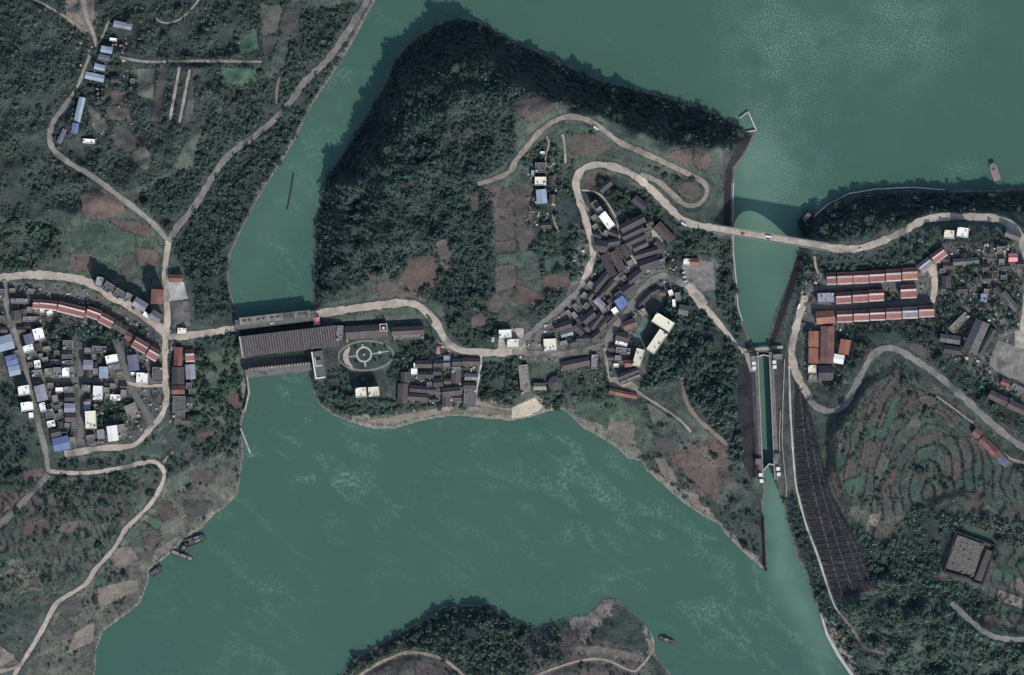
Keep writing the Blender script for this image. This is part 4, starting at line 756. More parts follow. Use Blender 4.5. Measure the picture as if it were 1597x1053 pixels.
def set_col(me, c):
    a = me.color_attributes.new('Col', 'FLOAT_COLOR', 'POINT')
    buf = np.ones((len(c), 4), np.float32); buf[:, :3] = c
    a.data.foreach_set('color', buf.ravel())
def grid_mesh(name, X, Y, Z, m):
    nv, nu = X.shape
    me = bpy.data.meshes.new(name)
    co = np.stack([X, Y, Z], -1).reshape(-1, 3).astype(np.float32)
    idx = np.arange(nv * nu).reshape(nv, nu)
    f = np.stack([idx[:-1, :-1], idx[1:, :-1], idx[1:, 1:], idx[:-1, 1:]], -1).reshape(-1, 4)
    quads(me, co, f)
    me.polygons.foreach_set('use_smooth', np.ones(len(f), bool))
    me.materials.append(m)
    return me
def quads(me, co, f):
    me.vertices.add(len(co)); me.vertices.foreach_set('co', np.asarray(co, np.float32).ravel())
    me.loops.add(f.size); me.loops.foreach_set('vertex_index', f.ravel().astype(np.int32))
    me.polygons.add(len(f)); me.polygons.foreach_set('loop_start', np.arange(0, f.size, f.shape[1], dtype=np.int32))
    me.update(calc_edges=True)

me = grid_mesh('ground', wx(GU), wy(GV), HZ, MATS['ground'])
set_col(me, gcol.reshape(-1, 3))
tag(link(bpy.data.objects.new('ground', me)), kind='structure')

# ------------------------------------------------------------------ water
def water_mat(name):
    m = bpy.data.materials.new(name); m.use_nodes = True
    nt = m.node_tree; n = nt.nodes; L = nt.links; b = n['Principled BSDF']
    b.inputs['Roughness'].default_value = 0.22; b.inputs['IOR'].default_value = 1.33
    tc = n.new('ShaderNodeTexCoord'); at = n.new('ShaderNodeAttribute'); at.attribute_name = 'Col'
    def noise(sc, det, dist=0.0, rot=None):
        nz = n.new('ShaderNodeTexNoise'); nz.inputs['Scale'].default_value = sc; nz.inputs['Detail'].default_value = det; nz.inputs['Distortion'].default_value = dist
        if rot is not None:
            mp = n.new('ShaderNodeMapping'); mp.vector_type = 'TEXTURE'; mp.inputs['Rotation'].default_value = (0, 0, rot); mp.inputs['Scale'].default_value = (1, 2.2, 1)
            L.new(tc.outputs['Object'], mp.inputs[0]); L.new(mp.outputs[0], nz.inputs['Vector'])
        else: L.new(tc.outputs['Object'], nz.inputs['Vector'])
        return nz.outputs['Fac']
    def rng_(x, a, b_, lo=0.0, hi=1.0):
        mr = n.new('ShaderNodeMapRange'); mr.inputs['From Min'].default_value = a; mr.inputs['From Max'].default_value = b_; mr.inputs['To Min'].default_value = lo; mr.inputs['To Max'].default_value = hi
        L.new(x, mr.inputs['Value']); return mr.outputs[0]
    def mul(a, b_):
        mm = n.new('ShaderNodeMath'); mm.operation = 'MULTIPLY'; mm.use_clamp = True
        L.new(a, mm.inputs[0]); L.new(b_, mm.inputs[1]); return mm.outputs[0]
    sep = n.new('ShaderNodeSeparateColor'); L.new(at.outputs['Color'], sep.inputs[0])
    def mix(f, a, bcol):
        mx = n.new('ShaderNodeMix'); mx.data_type = 'RGBA'; L.new(f, mx.inputs['Factor']); L.new(a, mx.inputs['A']); mx.inputs['B'].default_value = (*bcol, 1); return mx.outputs['Result']
    base = n.new('ShaderNodeRGB'); base.outputs[0].default_value = (0.054, 0.113, 0.083, 1)
    cur = mix(rng_(noise(0.006, 4), 0.4, 0.65), base.outputs[0], (0.049, 0.106, 0.08))
    cur = mix(mul(rng_(sep.outputs[1], 0, 1), rng_(noise(0.02, 4), 0.3, 0.6, 0.5, 1)), cur, (0.115, 0.205, 0.15))     # silty shallow water
    streak = mul(rng_(noise(0.034, 12, 1.3, 0.96), 0.5, 0.74), rng_(noise(0.22, 6), 0.4, 0.68, 0.0, 1))
    cur = mix(mul(streak, rng_(sep.outputs[0], 0, 1, 0.0, 0.72)), cur, (0.19, 0.29, 0.24))           # drifting foam lines
    speck = mul(rng_(noise(0.5, 2), 0.42, 0.66), rng_(noise(0.03, 8), 0.36, 0.62, 0.15, 1))
    cur = mix(mul(speck, rng_(sep.outputs[2], 0, 1, 0.0, 0.8)), cur, (0.185, 0.275, 0.225))           # wind-ruffled scum
    L.new(cur, b.inputs['Base Color'])
    bp = n.new('ShaderNodeBump'); bp.inputs['Strength'].default_value = 0.12; bp.inputs['Distance'].default_value = 0.5
    L.new(noise(0.4, 4, 0.5), bp.inputs['Height']); L.new(bp.outputs[0], b.inputs['Normal'])
    return m
WM = water_mat('river_water')
wu = np.concatenate([[-3000, -600], np.arange(-60, 1661, 12), [2200, 4600]]).astype(float)
wv = np.concatenate([[-2600, -600], np.arange(-60, 1117, 12), [1700, 3700]]).astype(float)
WU, WV = np.meshgrid(wu, wv)
def blob(u, v, ru, rv, rot=0):
    c, s = math.cos(rot), math.sin(rot)
    a = (WU - u) * c + (WV - v) * s; b_ = -(WU - u) * s + (WV - v) * c
    return np.exp(-((a / ru) ** 2 + (b_ / rv) ** 2))
foam = np.clip(0.25 + 0.9 * blob(437, 603, 50, 22) + 0.9 * blob(980, 830, 260, 90, 0.6) + 0.7 * blob(540, 730, 130, 80) + 0.6 * blob(430, 640, 60, 90) + 0.8 * blob(1150, 900, 160, 70, 0.8) + 0.5 * blob(400, 960, 60, 120), 0, 1)
foam_up = np.clip(0.15 + 0.6 * blob(480, 200, 60, 200, 0.5) + 0.5 * blob(420, 380, 60, 100), 0, 1)
shal = np.clip(blob(1215, 800, 22, 90) + 0.8 * blob(1245, 930, 25, 90, -0.35) + 0.6 * blob(1190, 640, 30, 120) + 0.35 * blob(1290, 1020, 20, 60), 0, 1)
shal_up = np.clip(1.0 * blob(1175, 265, 45, 70) + 0.5 * blob(1200, 330, 60, 60) + 0.4 * blob(1190, 440, 50, 100) + 0.3 * blob(450, 300, 60, 200, 0.5), 0, 1)
scum = 0 * WU
scum_up = np.clip(0.95 * blob(1215, 190, 75, 200, -0.1) + 0.9 * blob(1420, 30, 90, 90) + 0.6 * blob(1300, 40, 150, 60) + 0.6 * blob(1500, 262, 40, 22), 0, 1)
me = grid_mesh('river', wx(WU), wy(WV), np.full(WU.shape, DOWN), WM)
set_col(me, np.stack([foam, shal, scum], -1).reshape(-1, 3))
tag(link(bpy.data.objects.new('river', me)), kind='structure')
# upstream reach, held 10 m higher by the dam and the lock
keep = [[(620, -2600), (575, -60), (540, 40), (450, 190), (380, 310), (340, 400), (345, 470), (368, 497), (372, 506), (486, 492), (500, 470), (505, 330), (560, 230), (640, 110), (730, 75), (840, 120), (1000, 170), (1150, 215), (1155, 225), (1130, 265), (1130, 400), (1140, 490), (1160, 520), (1178, 548), (1199, 548), (1210, 500), (1245, 420), (1260, 380), (1258, 350), (1300, 330), (1370, 310), (1480, 308), (1597, 306), (4600, 280), (4600, -2600)]]
pm = [(wx(u), wy(v), UP) for u, v in keep[0]]
cuts_u = [u for u in np.arange(-60, 1661, 12)]
inside = in_poly(WU, WV, keep[0])
vv = [Vector((p[0], p[1])) for p in pm]; nb = len(vv)
for j in range(len(wv)):
    for i in range(len(wu)):
        if inside[j, i] and -60 <= WV[j, i] <= 560 and 330 < WU[j, i] < 1680: vv.append(Vector((wx(WU[j, i]), wy(WV[j, i]))))
ov, oe, of, *_ = geometry.delaunay_2d_cdt(vv, [(i, (i + 1) % nb) for i in range(nb)], [], 1, 0.01)
me = bpy.data.meshes.new('reservoir')
me.from_pydata([(p.x, p.y, UP) for p in ov], [], [tuple(f) for f in of])
pu = np.array([p.x / S + CX for p in ov]); pv = np.array([CY - p.y / S for p in ov])
def samp(g):
    i = np.clip(np.round(np.interp(pu, wu, np.arange(len(wu)))).astype(int), 0, len(wu) - 1); j = np.clip(np.round(np.interp(pv, wv, np.arange(len(wv)))).astype(int), 0, len(wv) - 1)
    return g[j, i]
set_col(me, np.stack([samp(foam_up), samp(shal_up), samp(scum_up)], -1))
me.materials.append(WM)
tag(link(bpy.data.objects.new('reservoir', me)), kind='structure')

# ------------------------------------------------------------------ roads, yards, fields lie on the ground
for k, (n, m, w, p) in enumerate(ROADS):
    pa = np.array(p)
    t = np.gradient(pa, axis=0); t /= np.linalg.norm(t, axis=1)[:, None] + 1e-9
    nrm = np.stack([-t[:, 1], t[:, 0]], 1)
    jit = 1 + 0.5 * (vnoise(np.arange(len(pa)) / 2.5, np.zeros(len(pa)) + k, 5)[:, None] - 0.5)
    offs = (-0.5, -0.5, 0, 0.5, 0.5)
    vs = []
    for q_, o in enumerate(offs):
        e = pa + nrm * o * w * jit
        z = ground(e[:, 0], e[:, 1]) + 0.3 + k * 0.006
        if q_ in (0, 4): z = z - 1.2
        vs.append(np.stack([wx(e[:, 0]), wy(e[:, 1]), z], 1))
    co = np.stack(vs, 1).reshape(-1, 3); nn = len(pa)
    f = [(i * 5 + j, i * 5 + j + 1, i * 5 + 5 + j + 1, i * 5 + 5 + j) for i in range(nn - 1) for j in range(4)]
    tag(mesh_obj(n, co, f, MATS[m]), kind='structure')

def drape(name, poly, m, lift, kind='structure', step=3.0):
    ring = []
    for a, b in zip(poly, poly[1:] + poly[:1]):
        nseg = max(1, int(math.dist(a, b) / step))
        for s in range(nseg):
            jx, jy = (random.uniform(-.5, .5), random.uniform(-.5, .5)) if s else (0, 0)
            ring.append((a[0] + (b[0] - a[0]) * s / nseg + jx, a[1] + (b[1] - a[1]) * s / nseg + jy))
    nb = len(ring)
    xs = [p[0] for p in poly]; ys = [p[1] for p in poly]
    gu, gv = np.meshgrid(np.arange(min(xs), max(xs), step), np.arange(min(ys), max(ys), step))
    ins = in_poly(gu, gv, ring) & (seg_dist(gu, gv, ring + ring[:1]) > 1.2)
    allp = ring + list(zip(gu[ins], gv[ins]))
    ov, oe, of, *_ = geometry.delaunay_2d_cdt([Vector(p) for p in allp], [(i, (i + 1) % nb) for i in range(nb)], [], 1, 0.001)
    u = np.array([p.x for p in ov]); v = np.array([p.y for p in ov]); z = ground(u, v) + lift
    verts = list(zip(wx(u), wy(v), z)); faces = [tuple(f)[::-1] for f in of]
    # skirt so that the edge is closed
    cnt = {}
    for f in faces:
        for a, b in zip(f, f[1:] + f[:1]): cnt[(a, b)] = 1
    base = len(verts); mp = {}
    for (a, b) in list(cnt):
        if (b, a) not in cnt:
            for i in (a, b):
                if i not in mp: mp[i] = len(verts); verts.append((verts[i][0], verts[i][1], verts[i][2] - 1.2))
            faces.append((a, mp[a], mp[b], b))
    return tag(mesh_obj(name, verts, faces, m), kind=kind)
for kind, poly in FIELDS: drape('field', poly, MATS['soil_' + kind], 0.22)
for n, m, poly in YARDS: drape(n, poly, MATS[m], 0.26)
# ------------------------------------------------------------------ buildings
NICE = {'tile': 'dark tiled', 'brown': 'brown tiled', 'grey': 'grey', 'tan': 'tan', 'slate': 'dark grey', 'lilac': 'lilac grey', 'white': 'white', 'cream': 'cream', 'blue': 'bright blue', 'paleblue': 'pale blue', 'purple': 'dull purple', 'red': 'red', 'orange': 'orange', 'rust': 'rusty brown', 'pink': 'pink'}
WORDS = {'gable': ('gabled_house', 'gabled house', 'house'), 'flat': ('flat_roofed_house', 'flat-roofed building', 'building'), 'shed': ('metal_shed', 'ribbed metal-roofed shed', 'shed'), 'row': ('row_house', 'striped row house', 'house'), 'ell': ('office_block', 'block with white parapet', 'building')}
ORD = ['first', 'second', 'third', 'fourth', 'fifth', 'sixth', 'seventh', 'eighth', 'ninth', 'tenth', 'eleventh', 'twelfth', 'thirteenth', 'fourteenth', 'fifteenth', 'sixteenth', 'seventeenth', 'eighteenth', 'nineteenth', 'twentieth']
def ordinal(i):
    if i < 20: return ORD[i]
    return {2: 'twenty-', 3: 'thirty-', 4: 'forty-'}[(i + 1) // 10] + ORD[(i + 1) % 10 - 1] if (i + 1) % 10 else {3: 'thirtieth', 4: 'fortieth'}[(i + 1) // 10]
wv_, wf_ = box_vf(-0.7, 0.7, -0.08, 0.08, 0, 1.3)
WIN = bpy.data.meshes.new('window'); WIN.from_pydata(wv_, [], wf_); WIN.materials.append(MATS['glass'])
dv_, df_ = box_vf(-0.55, 0.55, -0.08, 0.08, 0, 2.1)
DOOR = bpy.data.meshes.new('door'); DOOR.from_pydata(dv_, [], df_); DOOR.materials.append(MATS['wall_dark'])
by = {}
for rec in BLD: by.setdefault((rec[0], rec[2][6], rec[2][7]), []).append(rec)
for recs in by.values(): recs.sort(key=lambda r: r[2][0])

def slab(p, th):
    """a sloping slab from four corners (upper face), thickness th"""
    return [tuple(c) for c in p] + [(c[0], c[1], c[2] - th) for c in p], [(0, 1, 2, 3), (7, 6, 5, 4), (0, 4, 5, 1), (1, 5, 6, 2), (2, 6, 7, 3), (3, 7, 4, 0)]

for area, group, it, z in BLD:
    u, v, w, d, rot, h, form, rf = it
    recs = by[(area, form, rf)]
    nm, what, cat = WORDS[form]
    lab = '%s %s %s' % (NICE[rf], what, area)
    if len(recs) > 1:
        k = [r[2] for r in recs].index(it)
        lab = '%s %s, %s such from the left, %s' % (NICE[rf], what, ordinal(k), area)
    rs = random.Random(int(u * 13 + v * 7))
    e = empty(nm, (wx(u), wy(v), z), R(rot), lab, cat, group)
    W, D = w * S, d * S
    rm = MATS['roof_' + rf]
    wm = MATS['wall'] if rs.random() < 0.7 else MATS['wall_dark']
    x, y = W / 2, D / 2
    if form in ('gable', 'shed', 'row'):
        swap = D > W and form != 'row'
        a, b = (y, x) if swap else (x, y)          # a: half length along the ridge
        T = (lambda p: (p[1], p[0], p[2])) if swap else (lambda p: p)
        pitch = {'gable': 0.5, 'shed': 0.18, 'row': 0.42}[form]
        ov = 0.5
        hr = h + b * pitch
        body = MB()
        v0 = [(-a, -b, -2.5), (a, -b, -2.5), (a, b, -2.5), (-a, b, -2.5), (-a, -b, h - .3), (a, -b, h - .3), (a, b, h - .3), (-a, b, h - .3), (-a, 0, hr - .3), (a, 0, hr - .3)]
        f0 = [(0, 3, 2, 1), (0, 1, 5, 4), (2, 3, 7, 6), (1, 2, 6, 9, 5), (3, 0, 4, 8, 7), (4, 5, 9, 8), (6, 7, 8, 9)]
        if swap: f0 = [q[::-1] for q in f0]
        mesh_obj('wall', [T(p) for p in v0], f0, wm, e)
        lo = h - ov * pitch
        for sg in (-1, 1):
            # slope split into panels along the ridge, each slightly uneven
            npan = max(1, int(round(2 * (a + ov) / 9.0))) if form != 'row' else 1
            xs = np.linspace(-a - (ov if form != 'row' else 0.05), a + (ov if form != 'row' else 0.05), npan + 1)
            for k in range(npan):
                dz = rs.uniform(-0.06, 0.06) if npan > 1 else 0
                g = 0.04 if npan > 1 else 0
                P = [(xs[k] + g, sg * (b + ov), lo + dz), (xs[k + 1] - g, sg * (b + ov), lo + dz), (xs[k + 1] - g, sg * 0.02, hr + dz), (xs[k] + g, sg * 0.02, hr + dz)]
                vv_, ff_ = slab([T(p) for p in P], 0.22)
                if (sg > 0) != swap: ff_ = [q[::-1] for q in ff_]
                rs_o = mesh_obj('roof_slope', vv_, ff_, rm, e)
        if form == 'row':
            # pale ridge terrace, pale gutter strip along the front, party walls between the units
            MB().box(-a + .2, a - .2, -b * 0.02 - 0.2, b * 0.3, hr - b * 0.3 * pitch * .9, hr + 0.35).build('ridge_parapet', MATS['trim_pale'], e)
            MB().box(-a + .1, a - .1, -b - ov - 1.6, -b - ov + 0.3, h - 1.0, h - 0.25).build('balcony', MATS['trim_pale'], e)
            for sx in (-1, 1):
                pv_ = [(sx * a - .12, -b - .4, h - 1), (sx * a + .12, -b - .4, h - 1), (sx * a + .12, -b - .4, h + .2), (sx * a - .12, -b - .4, h + .2), (sx * a - .12, b + .4, h - 1), (sx * a + .12, b + .4, h - 1), (sx * a + .12, b + .4, h + .2), (sx * a - .12, b + .4, h + .2), (sx * a - .12, 0, hr + .45), (sx * a + .12, 0, hr + .45)]
                mesh_obj('party_wall', pv_, [(0, 1, 2, 3), (5, 4, 7, 6), (3, 2, 9, 8), (8, 9, 6, 7), (0, 3, 8, 7, 4), (1, 5, 6, 9, 2), (0, 4, 5, 1)], MATS['wall_dark'], e)
        else:
            rb = MB().box(-a - ov, a + ov, -0.22, 0.22, hr - 0.15, hr + 0.12)
            mesh_obj('ridge_cap', [T(p) for p in rb.v], [q[::-1] for q in rb.f] if swap else rb.f, MATS['roof_grey'] if form == 'gable' and rs.random() < .5 else rm, e)
            if form == 'gable' and W * D > 120 and rs.random() < 0.5:
                cxx, cyy, _ = T((a * rs.uniform(-.6, .6), b * 0.45, 0))
                MB().box(cxx - .35, cxx + .35, cyy - .35, cyy + .35, h, hr + 0.9).build('chimney', MATS['wall_dark'], rs_o)
    else:
        MB().box(-x, x, -y, y, -2.5, h).build('wall', wm, e)
        rf_o = MB().box(-x + .3, x - .3, -y + .3, y - .3, h - 0.1, h + 0.12).build('roof', rm, e)
        pm_ = MATS['wall'] if rf in ('slate', 'tan', 'grey') else rm
        ph = 0.9
        pb = MB()
        if form == 'ell':
            pm_ = MATS['white_paint']; ph = 1.0
            MB().box(-x + .02, -x + 1.6, -y + .02, y - .02, h + .01, h + ph).build('parapet', pm_, e)
            MB().box(-x + 1.6, x - 1.5, -y + .02, -y + 1.6, h + .01, h + ph).build('parapet', pm_, e)
            MB().box(-x + 3.0, -x + 4.0, -y * 0.1, y * 0.55, h, h + 1.6).build('parapet', pm_, e)
            MB().box(-x + 4.0, x - 2.5, -y * 0.1, -y * 0.1 + 1.0, h, h + 1.6).build('parapet', pm_, e)
            MB().box(-x + 4.3, x - 3, -y * 0.02, y * 0.35, h, h + 2.8).build('stair_head', MATS['wall_dark'], e)
        else:
            pb.box(-x + .02, x - .02, y - .32, y - .02, h - .2, h + ph); pb.box(-x + .02, x - .02, -y + .02, -y + .32, h - .2, h + ph)
            pb.box(-x + .02, -x + .32, -y + .32, y - .32, h - .2, h + ph); pb.box(x - .32, x - .02, -y + .32, y - .32, h - .2, h + ph)
            pb.build('parapet', pm_, e)
            if W * D > 70:
                sx, sy = rs.choice([(-1, 1), (1, 1), (-1, -1), (1, -1)])
                sw = min(2.6, W * 0.3); sd = min(2.4, D * .3)
                c0 = sx * (x - .6 - sw / 2); c1 = sy * (y - .6 - sd / 2)
                st = MB().box(c0 - sw / 2, c0 + sw / 2, c1 - sd / 2, c1 + sd / 2, h + .1, h + 2.5).build('stair_head', rm if rf in ('white', 'cream') else MATS['wall'], rf_o)
                MB().cyl(-sx * x * .5, sy * y * .4, h + .1, h + 1.7, 0.75, 10).build('water_tank', MATS['roof_paleblue'] if rs.random() < .3 else MATS['metal_dark'], rf_o)
                if W * D > 160 and rs.random() < .7:
                    MB().box(-x * .1, x * .1, -y * .7, -y * .35, h + .1, h + .7).build('skylight', MATS['roof_grey'], rf_o)
    # openings in the front wall
    for k, px_ in enumerate((-0.5, 0.5)):
        o = bpy.data.objects.new('window', WIN); link(o, e); o.location = (px_ * x * 1.1, -y - 0.02, h * 0.55 if h > 7 else 1.0)
    o = bpy.data.objects.new('door', DOOR); link(o, e); o.location = (0, -y - 0.02, 0)
# ------------------------------------------------------------------ dam and power station across the west channel
ps = empty('power_station', (wx(450), wy(540), 0), 0, 'long ribbed grey-roofed power station closing the west river channel', 'power station')
prism_px('dam_wall', [(366, 500), (490, 484.5), (492, 499), (368, 514)], -6, 19.2, MATS['concrete_dark'], ps)
prism_px('crest_road', [(366, 505.5), (494, 489.5), (495.5, 499.5), (367.5, 515.3)], 19.2, 19.8, MATS['road_dark'], ps)  # pale road continues here; the hall's shadow is put into a darker surface
prism_px('gate_deck', [(372.5, 496), (481, 483.5), (483, 494), (374, 507.5)], 12, 22.5, MATS['road_grey'], ps)
for k in range(10):
    t = (k + 0.55 + (0.12 if k % 2 == 0 else -0.12)) / 10
    cu_, cv_ = 374 + 107 * t, 500.5 - 12.6 * t
    prism_px('gate_slot', [(cu_ - 2.6, cv_ - 1.2), (cu_ + 2.6, cv_ - 1.8), (cu_ + 2.8, cv_ + 1.4), (cu_ - 2.4, cv_ + 2.0)], 22.5, 22.62, MATS['metal_dark'], ps)
for k in range(6):
    t = (k + 0.02) / 5.05
    cu_, cv_ = 373.5 + 108 * t, 496.3 - 12.6 * t
    prism_px('deck_beam', [(cu_, cv_ - .5), (cu_ + 1.2, cv_ - .6), (cu_ + 2.4, cv_ + 10.6), (cu_ + 1.2, cv_ + 10.8)], 22.4, 23.4, MATS['concrete'], ps)
roofq = [(374, 525), (525, 507), (529, 540), (379, 556)]
prism_px('hall_wall', [(375, 525.5), (524.5, 508), (528, 539.5), (380, 555.2)], -6, 25.0, MATS['wall_dark'], ps)
prism_px('roof', roofq, 25.0, 25.5, MATS['roof_brown'], ps)
NR = 38
for k in range(NR):
    t = (k + 0.5) / NR
    a = (374 + 151 * t, 525 - 18 * t); b = (379 + 150 * t, 556 - 16 * t)
    prism_px('roof_rib', [(a[0] - .55, a[1] + .4), (a[0] + .55, a[1] + .3), (b[0] + .55, b[1] - .5), (b[0] - .55, b[1] - .4)], 25.4, 26.9, MATS['roof_grey'], ps)
prism_px('roof_edge', [(372.6, 525.2), (374.8, 524.9), (379.8, 555.9), (377.6, 556.2)], 25.0, 26.6, MATS['concrete_pale'], ps)
prism_px('shade_pit_floor', [(379, 556), (487, 545), (489, 566), (381, 577)], -6, 3.0, MATS['road_dark'], ps)  # floor made dark and sunk so the tailrace deck throws this band into shade
prism_px('tailrace_deck', [(381, 577), (487, 566.5), (488.5, 577), (383, 588)], -6, 14.0, MATS['concrete_dark'], ps)
NT = 22
for k in range(NT):
    t = (k + .5) / NT
    a = (386 + 98 * t, 574.5 - 9.6 * t)
    prism_px('hoist_beam', [(a[0] - 1.3, a[1]), (a[0] + 1.1, a[1] - .2), (a[0] + 1.5, a[1] + 3.6), (a[0] - .9, a[1] + 3.8)], 14.0, 15.4, MATS['concrete'], ps)
prism_px('lower_sill', [(383, 587), (488, 576.5), (489, 579), (383.6, 590)], -6, 3.0, MATS['concrete_dark'], ps)
gw = empty('river_wall', (wx(380), wy(610), 0), 0, 'pale concrete training wall below the dam on the west bank', 'wall')
prism_px('wall', [(383, 586), (385.5, 586), (389.5, 612), (382, 642), (380, 641), (386.5, 612)], -3, 6.5, MATS['concrete'], gw)
gw = empty('river_wall', (wx(382), wy(690), 0), 0, 'short detached pale wall jutting into the river below the western town', 'wall')
prism_px('wall', [(373, 668), (375.5, 667), (391, 707), (388.5, 709)], -3, 1.6, MATS['concrete'], gw)

# garden of the compound, on the level plot at 12 m
def flat_px(name, poly, z, m, kind='structure'):
    o = prism_px(name, poly, z - 0.6, z, m); return tag(o, kind=kind)
def ell(u, v, a, b, n=40, rot=0.0): return [(u + a * math.cos(t) * math.cos(rot) - b * math.sin(t) * math.sin(rot), v + a * math.cos(t) * math.sin(rot) + b * math.sin(t) * math.cos(rot)) for t in [2 * math.pi * k / n for k in range(n)]]
flat_px('garden_walk', ell(570.5, 555, 44, 24, rot=-0.05), 12.12, MATS['road_grey'])
flat_px('lawn', ell(570.5, 555, 41.5, 21.5, rot=-0.05), 12.3, MATS['lawn'])
ringo = ell(567.5, 553, 12.4, 12.4, 36); ringi = ell(567.5, 553, 9.8, 9.8, 36)
vs = [(wx(p[0]), wy(p[1]), 12.5) for p in ringo + ringi]; vs += [(a, b, 12.1) for a, b, c in vs]
fs = [(i, (i + 1) % 36, 36 + (i + 1) % 36, 36 + i) for i in range(36)] + [(i, 72 + i, 72 + (i + 1) % 36, (i + 1) % 36) for i in range(36)]
tag(mesh_obj('ring_path', vs, [f[::-1] for f in fs], MATS['concrete_pale']), kind='structure')
for nm_, a, b, wd_ in (('garden_path', (580, 552), (607, 547.5), 1.5), ('garden_path', (545, 556.5), (556, 555), 1.5), ('garden_path', (565, 537), (566, 541.5), 2), ('garden_path', (569, 565), (570, 572), 2)):
    L_ = math.dist(a, b); nx, ny = -(b[1] - a[1]) / L_ * wd_ / 2, (b[0] - a[0]) / L_ * wd_ / 2
    flat_px(nm_, [(a[0] + nx, a[1] + ny), (b[0] + nx, b[1] + ny), (b[0] - nx, b[1] - ny), (a[0] - nx, a[1] - ny)], 12.46, MATS['concrete_pale'])
flat_px('garden_path', ell(592, 550, 2.6, 2.6, 14), 12.52, MATS['concrete_pale'])
flat_px('plaza', [(545, 539), (546, 545), (543, 553), (544, 562), (549, 571), (550.5, 576), (548, 576), (545, 571), (538, 567), (535, 560), (535, 552), (538, 546), (542, 543)], 12.48, MATS['plaza'])
fp = empty('garden_fountain', (wx(567.5), wy(553), 12.3), 0, 'small round fountain basin at the centre of the circular garden path', 'fountain')
MB().cyl(0, 0, 0, 0.7, 1.6, 20).build('basin', MATS['concrete'], fp); MB().cyl(0, 0, 0.7, 1.8, .35, 10).build('column', MATS['concrete_pale'], fp)
rt = empty('roof_pergola', (wx(598), wy(511), 12 + 9 + 4.2), R(4), 'pale square pergola frame on the east end of the long office roof', 'pergola')
for a in (-1, 1):
    MB().box(-4.6, 4.6, a * 4.2 - .5, a * 4.2 + .5, 1.2, 1.8).build('beam', MATS['trim_pale'], rt)
    MB().box(a * 4.2 - .5, a * 4.2 + .5, -3.7, 3.7, 1.2, 1.8).build('beam', MATS['trim_pale'], rt)
    for b in (-1, 1): MB().box(a * 4.2 - .4, a * 4.2 + .4, b * 4.2 - .4, b * 4.2 + .4, -5.0, 1.2).build('post', MATS['trim_pale'], rt)
MB().box(-1.6, 1.6, -2.2, 1.0, -4.0, .9).build('stair_head', MATS['trim_pale'], rt)
cw = empty('compound_wall', (wx(541), wy(520), 12), 0, 'thin pale boundary wall at the west end of the long office', 'wall')
prism_px('wall', [(537, 511), (538.4, 510.6), (542.5, 534), (541, 534.4)], 10, 15.5, MATS['concrete_pale'], cw)
# round dark hall
rh = empty('round_hall', (wx(866), wy(598), float(ground(866, 598))), 0, 'round hall with dark conical roof at the south edge of the village', 'hall')
MB().cyl(0, 0, -3, 6, 8.6, 28).build('wall', MATS['wall'], rh); MB().cyl(0, 0, 6, 8.2, 9.2, 28, 1.0).build('roof', MATS['roof_tile'], rh)
MB().cyl(0, 0, 8.1, 9.0, 1.0, 12).build('finial', MATS['roof_grey'], rh)

# ------------------------------------------------------------------ arch bridge over the lock approach
A0, A1 = (1112, 356.5), (1292, 386.0)
bx_, by_ = wx(A0[0]), wy(A0[1]); dx, dy = wx(A1[0]) - bx_, wy(A1[1]) - by_
LB = math.hypot(dx, dy)
zA = float(ground(1114, 357)); zB = float(ground(1290, 386)); ZD = max(zA, zB) + 0.15
br = empty('arch_bridge', (bx_, by_, 0), math.atan2(dy, dx), 'pale road bridge on one wide stone arch over the lock approach', 'bridge')
hw = 5.2
MB().box(0, LB, -hw, hw, ZD - 0.8, ZD + .1).build('deck', MATS['road_pale'], br)
s0, s1 = 27.0, 104.0          # springing points along the bridge
zs, zc = 13.0, ZD - 3.4
N = 32
arc = []
for k in range(N + 1):
    t = k / N; arc.append((s0 + (s1 - s0) * t, zs + (zc - zs) * (1 - (2 * t - 1) ** 2)))
body = MB()
prof = [(0, 4), (s0 - 1, 4)] + arc + [(s1 + 1, 4), (LB, 4)]
n_ = len(prof); hb = hw - 0.5
vv_ = []
for sgn in (-1, 1):
    vv_ += [(p[0], sgn * hb, p[1]) for p in prof] + [(p[0], sgn * hb, ZD - .8) for p in prof]
ff_ = []
for i in range(n_ - 1):
    ff_ += [(i, i + 1, n_ + i + 1, n_ + i), (2 * n_ + i + 1, 2 * n_ + i, 3 * n_ + i, 3 * n_ + i + 1), (i + 1, i, 2 * n_ + i, 2 * n_ + i + 1), (n_ + i, n_ + i + 1, 3 * n_ + i + 1, 3 * n_ + i)]
ff_ += [(0, n_, 3 * n_, 2 * n_), (n_ - 1, 3 * n_ - 1, 4 * n_ - 1, 2 * n_ - 1)]
mesh_obj('arch', vv_, ff_, MATS['concrete'], br)
for sg in (-1, 1):
    MB().box(0, LB, sg * (hw - .7) - .6, sg * (hw - .7) + .6, ZD + .1, ZD + .35).build('footway', MATS['concrete_dark'], br)
    rl = MB().box(0, LB, sg * (hw - .15) - .12, sg * (hw - .15) + .12, ZD + 1.05, ZD + 1.25).build('railing', MATS['concrete_pale'], br)
    for k in range(25):
        MB().box(k * LB / 24.5 + .2, k * LB / 24.5 + .5, sg * (hw - .15) - .14, sg * (hw - .15) + .14, ZD + .1, ZD + 1.06).build('post', MATS['concrete_pale'], br)
ab = empty('stone_abutment', (wx(1258), wy(338), 0), 0, 'dark stone pier on the east bank just upstream of the bridge', 'pier')
prism_px('base', [(1244, 344), (1262, 327), (1270, 334), (1256, 356), (1248, 360)], 4, 17, MATS['stone_dark'], ab)
prism_px('cap', [(1251, 341), (1260, 331), (1265, 335), (1256, 347)], 17, 18.6, MATS['concrete_dark'], ab)

